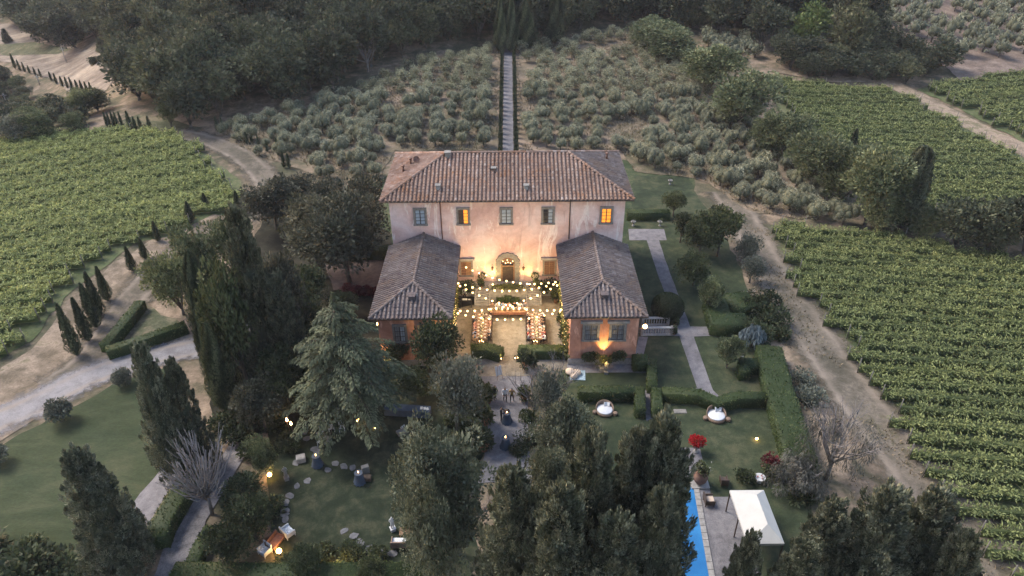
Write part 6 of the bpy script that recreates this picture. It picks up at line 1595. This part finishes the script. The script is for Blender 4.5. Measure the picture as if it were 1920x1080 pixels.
def statue(px_, py_, h, label, mat=STONE, z=.04, base=True):
    x, y, _ = at(px_, py_, 0); e = empty('statue', (x, y, z), rnd.uniform(-.5, .5), label, 'statue'); k = h / 1.7
    b = .35 * k if base else 0
    if base: put('pedestal', MB().box(-.2 * k, .2 * k, -.2 * k, .2 * k, 0, b).box(-.24 * k, .24 * k, -.24 * k, .24 * k, b - .06 * k, b - .002).mesh('pedestal', mat), parent=e)
    o = put('figure', STAT, (0, 0, b), parent=e, scale=(k * .8,) * 3)
    for i in range(5): o.material_slots[i].link = 'OBJECT'; o.material_slots[i].material = mat
SPZ = pose(wrl=(.10, -.22, 1.18), hal=(.04, -.24, 1.24), ell=(.28, -.08, 1.16), elr=(-.30, .0, 1.2), wrr=(-.14, -.2, 1.05), har=(-.06, -.24, 1.06)); STAT = person_mesh(SPZ, ED, dict(RAD, knl=.12, knr=.12, anl=.10, anr=.10), REG, 'figure')
statue(1136, 701, 1.5, 'small grey statue on a base in front of the right wing', GSTONE); statue(538, 900, 1.5, 'small dark statue among the plants left of the round lawn', GSTONE)
statue(737, 995, 1.5, 'white stone garden statue beside the wicker sofa', WHITEP); statue(1391, 671, .9, 'little white statue by the hedge arm near the blue cedar', WHITEP)
urn_m = MB().lathe([(.18, 0), (.18, .08), (.07, .12), (.08, .3), (.26, .5), (.34, .62), (.36, .68), (.30, .68), (.05, .55)], 12).mesh('urn', STONE)
for px_, py_, lb in ((1187, 424, 'stone urn planter at the left corner of the upper paving'), (1237, 424, 'stone urn planter at the right corner of the upper paving'), (1256, 346, 'stone urn on the lawn behind the villa right corner')):
    x, y, _ = at(px_, py_, 0); e = empty('urn_planter', (x, y, .06), 0, lb, 'urn planter'); put('urn', urn_m, parent=e); put('foliage', Leaves().clumps([[0, 0, .8]], (.3, .3, .2), 70, .15).mesh('foliage', V_BUSH), parent=e)
x, y, _ = at(1304, 848, 0); e = empty('flower_pot', (x, y, .045), 0, 'stone pot overflowing with bright red flowers on the pool lawn corner', 'flower pot', scale=(1.25,) * 3); put('urn', urn_m, parent=e)
put('flowers', Leaves().clumps([[0, 0, 1.0], [.15, 0, .95], [-.15, .1, .95]], (.38, .38, .32), 240, .14).mesh('flowers', V_RED), parent=e); put('leaves', Leaves().clumps([[0, 0, .75]], (.4, .4, .15), 70, .14).mesh('leaves', V_BUSH), parent=e)
x, y, _ = at(1311, 908, 0); e = empty('oil_jar', (x, y, .045), 0, 'huge terracotta oil jar with flowers on a square stone base by the pool', 'terracotta jar')
put('base', MB().box(-.72, .72, -.6, .6, 0, .16).mesh('base', STONE), parent=e); put('jar', MB().lathe([(.28, .165), (.52, .5), (.60, .85), (.50, 1.2), (.36, 1.38), (.42, 1.46), (.34, 1.46), (.05, 1.3)], 16).mesh('jar', plain('old_terracotta', (.17, .095, .07), .85, var=.3)), parent=e)
put('foliage', Leaves().clumps(np.array([[rnd.uniform(-.35, .35), rnd.uniform(-.3, .3), rnd.uniform(1.5, 2.1)] for _ in range(9)]), (.28, .28, .28), 50, .2).mesh('foliage', V_BUSH), parent=e)
put('flowers', Leaves().clumps(np.array([[rnd.uniform(-.75, .75), rnd.uniform(-.3, .3), rnd.uniform(1.4, 2.3)] for _ in range(14)]), (.05, .05, .05), 6, .07).mesh('flowers', V_FLOWER), parent=e)
armchair(1328, 944, 1.6, 'dark wooden lounge chair with pale cushion beside the pool', DARKWOOD, BEIGE, .85, z=.05); armchair(1356, 908, 3.1, 'small dark wooden chair on the grass edge by the pool terrace', DARKWOOD, DARKWOOD, .6, 'garden_chair', 'garden chair')
# round wicker daybeds
for px_, py_, k, lb in ((1133.5, 773, .78, 'round wicker daybed with white cushion between hedge and conifers'), (1342, 784, .84, 'round wicker daybed with white cushion in the middle of the pool lawn')):
    x, y, _ = at(px_, py_, 0); e = empty('daybed', (x, y, .04), R(-4), lb, 'daybed', scale=(k,) * 3)
    put('base', MB().lathe([(.95, 0), (1.02, .1), (1.02, .34), (.9, .36), (.01, .36)], 24).mesh('base', WICKER), parent=e)
    V, F = [], []; n = 22
    for i in range(n + 1):
        a = R(-12 + 204 * i / n); hh = .36 + .62 * math.sin(math.pi * i / n) ** .6
        for rr_, zz in ((1.02, .34), (1.06, hh), (.98, hh + .01), (.92, .36)): V.append((rr_ * math.cos(a), rr_ * math.sin(a), zz))
    for i in range(n): F += [(i * 4 + q, i * 4 + q + 1, i * 4 + 5 + q, i * 4 + 4 + q) for q in range(3)]
    put('backrest', MB().add(V, F, smooth=True).mesh('backrest', WICKER), parent=e)
    put('cushion', MB().lathe([(.90, .365), (.92, .45), (.86, .50), (.01, .51)], 24).mesh('cushion', WHITE), parent=e)
    pl = MB().box(-.22, .22, -.06, .06, 0, .42).mesh('pillow', WHITE)
    for dx, a in ((.12, .3), (.38, -.5)): o = put('pillow', pl, (dx, .5, .53), a, parent=e); o.rotation_euler = (R(-35), R(15 * (1 if a > 0 else -1)), a)
    for s in (-1, 1):
        put('stool', MB().lathe([(.22, 0), (.27, .1), (.27, .32), (.24, .36), (.01, .36)], 14).mesh('stool', WICKER), (x + s * 1.18 * k, y - .35 * k - .1 * s, .04), scale=(k,) * 3, label='round wicker stool on the %s of the %s' % ('left' if s < 0 else 'right', 'daybed by the hedge' if px_ < 1200 else 'daybed on the pool lawn'), cat='stool')
# rug with bean bags
x, y, _ = at(1080, 704, 0); put('rug', MB().box(-.75, .75, -.75, .75, 0, .015).mesh('rug', RUG), (x + .15, y, .05), R(-4), label='pale blue patterned rug on the grass by the right wing', cat='rug')
bb = MB().lathe([(.3, 0), (.5, .12), (.5, .3), (.3, .46), (.02, .5)], 14).mesh('bean_bag', BEIGE)
for dx, dy, s, lb in ((-.55, .25, 1.0, 'left beige bean bag on the pale blue rug'), (.05, .15, .9, 'right beige bean bag on the pale blue rug'), (-.25, -.3, .8, 'front beige bean bag on the pale blue rug')): put('bean_bag', bb, (x + dx, y + dy, .068), rnd.uniform(0, 3), scale=(s, s * .9, s), label=lb, cat='bean bag')
# welcome board
x, y, _ = at(937, 711, 0); e = empty('welcome_board', (x, y, .055), R(24), 'blank white board on an easel beside the path', 'board')
o = put('board', MB().box(-.32, .32, -.015, .015, .35, 1.35).mesh('board', WHITEP), parent=e); o.rotation_euler = (R(-18), 0, 0)
for s in (-1, 1): put('leg', MB().tube([(s * .3, -.12, 0), (s * .05, .38, 1.45)], .018, 5).mesh('leg', WOOD), parent=e)
put('leg', MB().tube([(0, .7, 0), (0, .36, 1.3)], .018, 5).mesh('leg', WOOD), parent=e)
# planter with shrub against the right wing
e = empty('wall_planter', (8.9, 55.35, .05), 0, 'lit stone trough with a flowering shrub in front of the right wing', 'planter'); point(e, (0, -.75, 1.5), 9, col=(1, .66, .18), r=.1)  # bare point light added to brighten the trough foliage, no fixture of its own
put('trough', MB().box(-.45, .45, -.25, .25, 0, .42).mesh('trough', STONE), parent=e); put('foliage', Leaves().clumps(np.array([[rnd.uniform(-.5, .5), rnd.uniform(-.05, .15), rnd.uniform(.6, 1.5)] for _ in range(16)]), (.3, .22, .28), 55, .17).mesh('foliage', V_IVY), parent=e)
for s, lb in ((-1, 'espaliered shrub on the right wing wall left of the uplight'), (1, 'espaliered shrub on the right wing wall right of the uplight')):
    bushy('wall_shrub', 8.9 + s * 1.35, 56.0, .72, .95, .2, .75, lb, k=20, size=.17)
# balustrades of the side steps
BALST = plain('balustrade_stone', (.36, .35, .345), .8, var=.2)
bal = MB().lathe([(.07, 0), (.07, .06), (.04, .1), (.075, .28), (.05, .5), (.035, .62), (.065, .7), (.065, .74)], 8).mesh('baluster', BALST)
for (xa, xb, py_, lb) in ((1204, 1252, 610.5, 'upper stone balustrade beside the right wing'), (1203, 1259, 629, 'lower stone balustrade beside the right wing')):
    a = at(xa, py_, 0); b = at(xb, py_, 0); L_ = b[0] - a[0]; e = empty('balustrade', (a[0], a[1], .05), 0, lb, 'balustrade')
    put('plinth', MB().box(0, L_, -.14, .14, 0, .14).mesh('plinth', BALST), parent=e); put('handrail', MB().box(-.05, L_ + .05, -.16, .16, .884, 1.0).mesh('handrail', BALST), parent=e)
    n = int(L_ / .25)
    for k in range(n): put('baluster', bal, (L_ * (k + .5) / n, 0, .142), parent=e)
    for xx in (0, L_): put('post', MB().box(xx - .12, xx + .12, -.19, .19, 0, .88).box(xx - .16, xx + .16, -.2, .2, 1.002, 1.08).mesh('post', STONE), parent=e)
potted(1262, 628, 'dark pot with a plant at the end of the lower balustrade', .9); potted(1266, 612, 'dark pot with a plant at the end of the upper balustrade', .9)
# awning over the pool terrace
HA = 2.35
c4 = [at(1368, 920, HA), at(1431, 920, HA), at(1462, 1020, HA), at(1402, 1035, HA)]
w = c4[1][0] - c4[0][0]; x0, y0 = c4[0][0], c4[0][1]; yl = c4[2][1]; sk = (c4[3][0] - x0) / (yl - y0)
e = empty('gazebo', (x0, y0, .045), 0, 'white fabric garden gazebo with hipped roof over the pool terrace', 'gazebo')
ln = yl - y0; w = 2.6; q = [(0, 0, HA), (w, 0, HA), (w, ln, HA), (0, ln, HA), (w * .62, -1.1, HA + .75), (w * .62, ln + 1.1, HA + .75)]
put('canopy', MB().add(q, [(0, 1, 4), (1, 2, 5, 4), (2, 3, 5), (3, 0, 4, 5)]).mesh('canopy', FABRIC), parent=e)
lo = [(a, b, HA - .20) for a, b, z_ in q[:4]]
put('valance', MB().add(q[:4] + lo, [(0, 1, 5, 4), (1, 2, 6, 5), (2, 3, 7, 6), (3, 0, 4, 7)]).mesh('valance', FABRIC), parent=e)
for a, b in ((.05, -.05), (w - .05, -.05), (w - .05, ln + .05), (.05, ln + .05), (.05, ln / 2)): put('post', MB().box(a - .04, a + .04, b - .04, b + .04, 0, HA - .02).mesh('post', DARKWOOD), parent=e)
x, y, _ = at(1423, 904, 0); e = empty('side_table', (x, y, .04), .3, 'small white round-rimmed table with red glasses behind the gazebo', 'side table')
put('tabletop', MB().lathe([(.01, .52), (.42, .52), (.45, .55), (.42, .54), (.01, .54)], 16).mesh('tabletop', WHITEP), parent=e)
put('leg', MB().lathe([(.22, 0), (.04, .05), (.04, .515)], 8).mesh('leg', WHITEP), parent=e)
red = plain('red_glass', (.45, .05, .04), .3)
for dx, dy in ((-.2, 0), (.15, .1), (.1, -.2)): put('glass', MB().lathe([(.04, 0), (.05, .12), (.045, .12), (.03, .02)], 8).mesh('glass', red), (x + dx, y + dy, .595), label='red glass on the small white table behind the gazebo', cat='glass', group='red glasses on the side table')
roses = Leaves().clumps(np.array([[rnd.uniform(-.6, .6), rnd.uniform(-.4, .4), rnd.uniform(.5, .9)] for _ in range(12)]), (.05, .05, .05), 6, .1)
for bx, by, lb in ((1398, 898, 'rose bush with pink white blooms left of the white table'), (1450, 890, 'rose bush with pink blooms right of the white table')):
    x, y, _ = at(bx, by, 0); e = plant_tree(BUSHP[0], x, y, 1.0, .9, lb, cat='rose bush', name='rose_bush', cname='foliage', z=0); put('blooms', roses.mesh('blooms', V_FLOWER), parent=e)
x, y, _ = at(1115, 856, 0); e = empty('white_flower_bush', (x, y, .03), 0, 'bush covered in white flowers between two conifer tips', 'bush')
put('foliage', Leaves().clumps([[0, 0, .8]], (.7, .6, .8), 200, .2).mesh('foliage', V_BUSH), parent=e); put('flowers', Leaves().clumps([[0, 0, 1.3], [.2, .1, 1.0]], (.5, .4, .4), 90, .16).mesh('flowers', V_FLOWER), parent=e)
for bx, by, n_, lb in ((995, 800, 7, 'white flowers on the shrub at the right path edge, upper patch'), (985, 815, 9, 'white flowers on the shrub at the right path edge, lower patch'), (1405, 548, 16, 'white blossom patch between the clipped shrubs by the track')):
    x, y, _ = at(bx, by, 1.2); C = np.array([[rnd.uniform(-.7, .7), rnd.uniform(-.5, .5), rnd.uniform(.6, 1.3)] for _ in range(n_)])
    e = empty('flowering_shrub', (x, y, .02), 0, lb, 'flowering shrub'); put('foliage', Leaves().clumps(C * np.array([1, 1, .7]), (.4, .4, .4), 40, .18).mesh('foliage', V_BUSH), parent=e); put('flowers', Leaves().clumps(C, (.12, .12, .12), 9, .1).mesh('flowers', V_FLOWER), parent=e)
# poles on the far field
for bx, by, top, lb in ((125, 118, 88, 'thin utility pole standing in the pale stubble field'), (75, 160, 140, 'thin utility pole behind the far row of tiny cypresses'), (15, 200, 174, 'thin utility pole with crossarm at the far left edge')):
    x, y, z = at(bx, by); h = rise(bx, top, math.hypot(x, y)) - z; e = empty('utility_pole', (x, y, z), 0, lb, 'utility pole')
    put('mast', MB().tube([(0, 0, 0), (0, 0, h)], .12, 6).mesh('mast', STONE), parent=e); put('crossarm', MB().box(-.8, .8, -.06, .06, h - .5, h - .38).mesh('crossarm', STONE), parent=e)

if 0: print('TRIS')
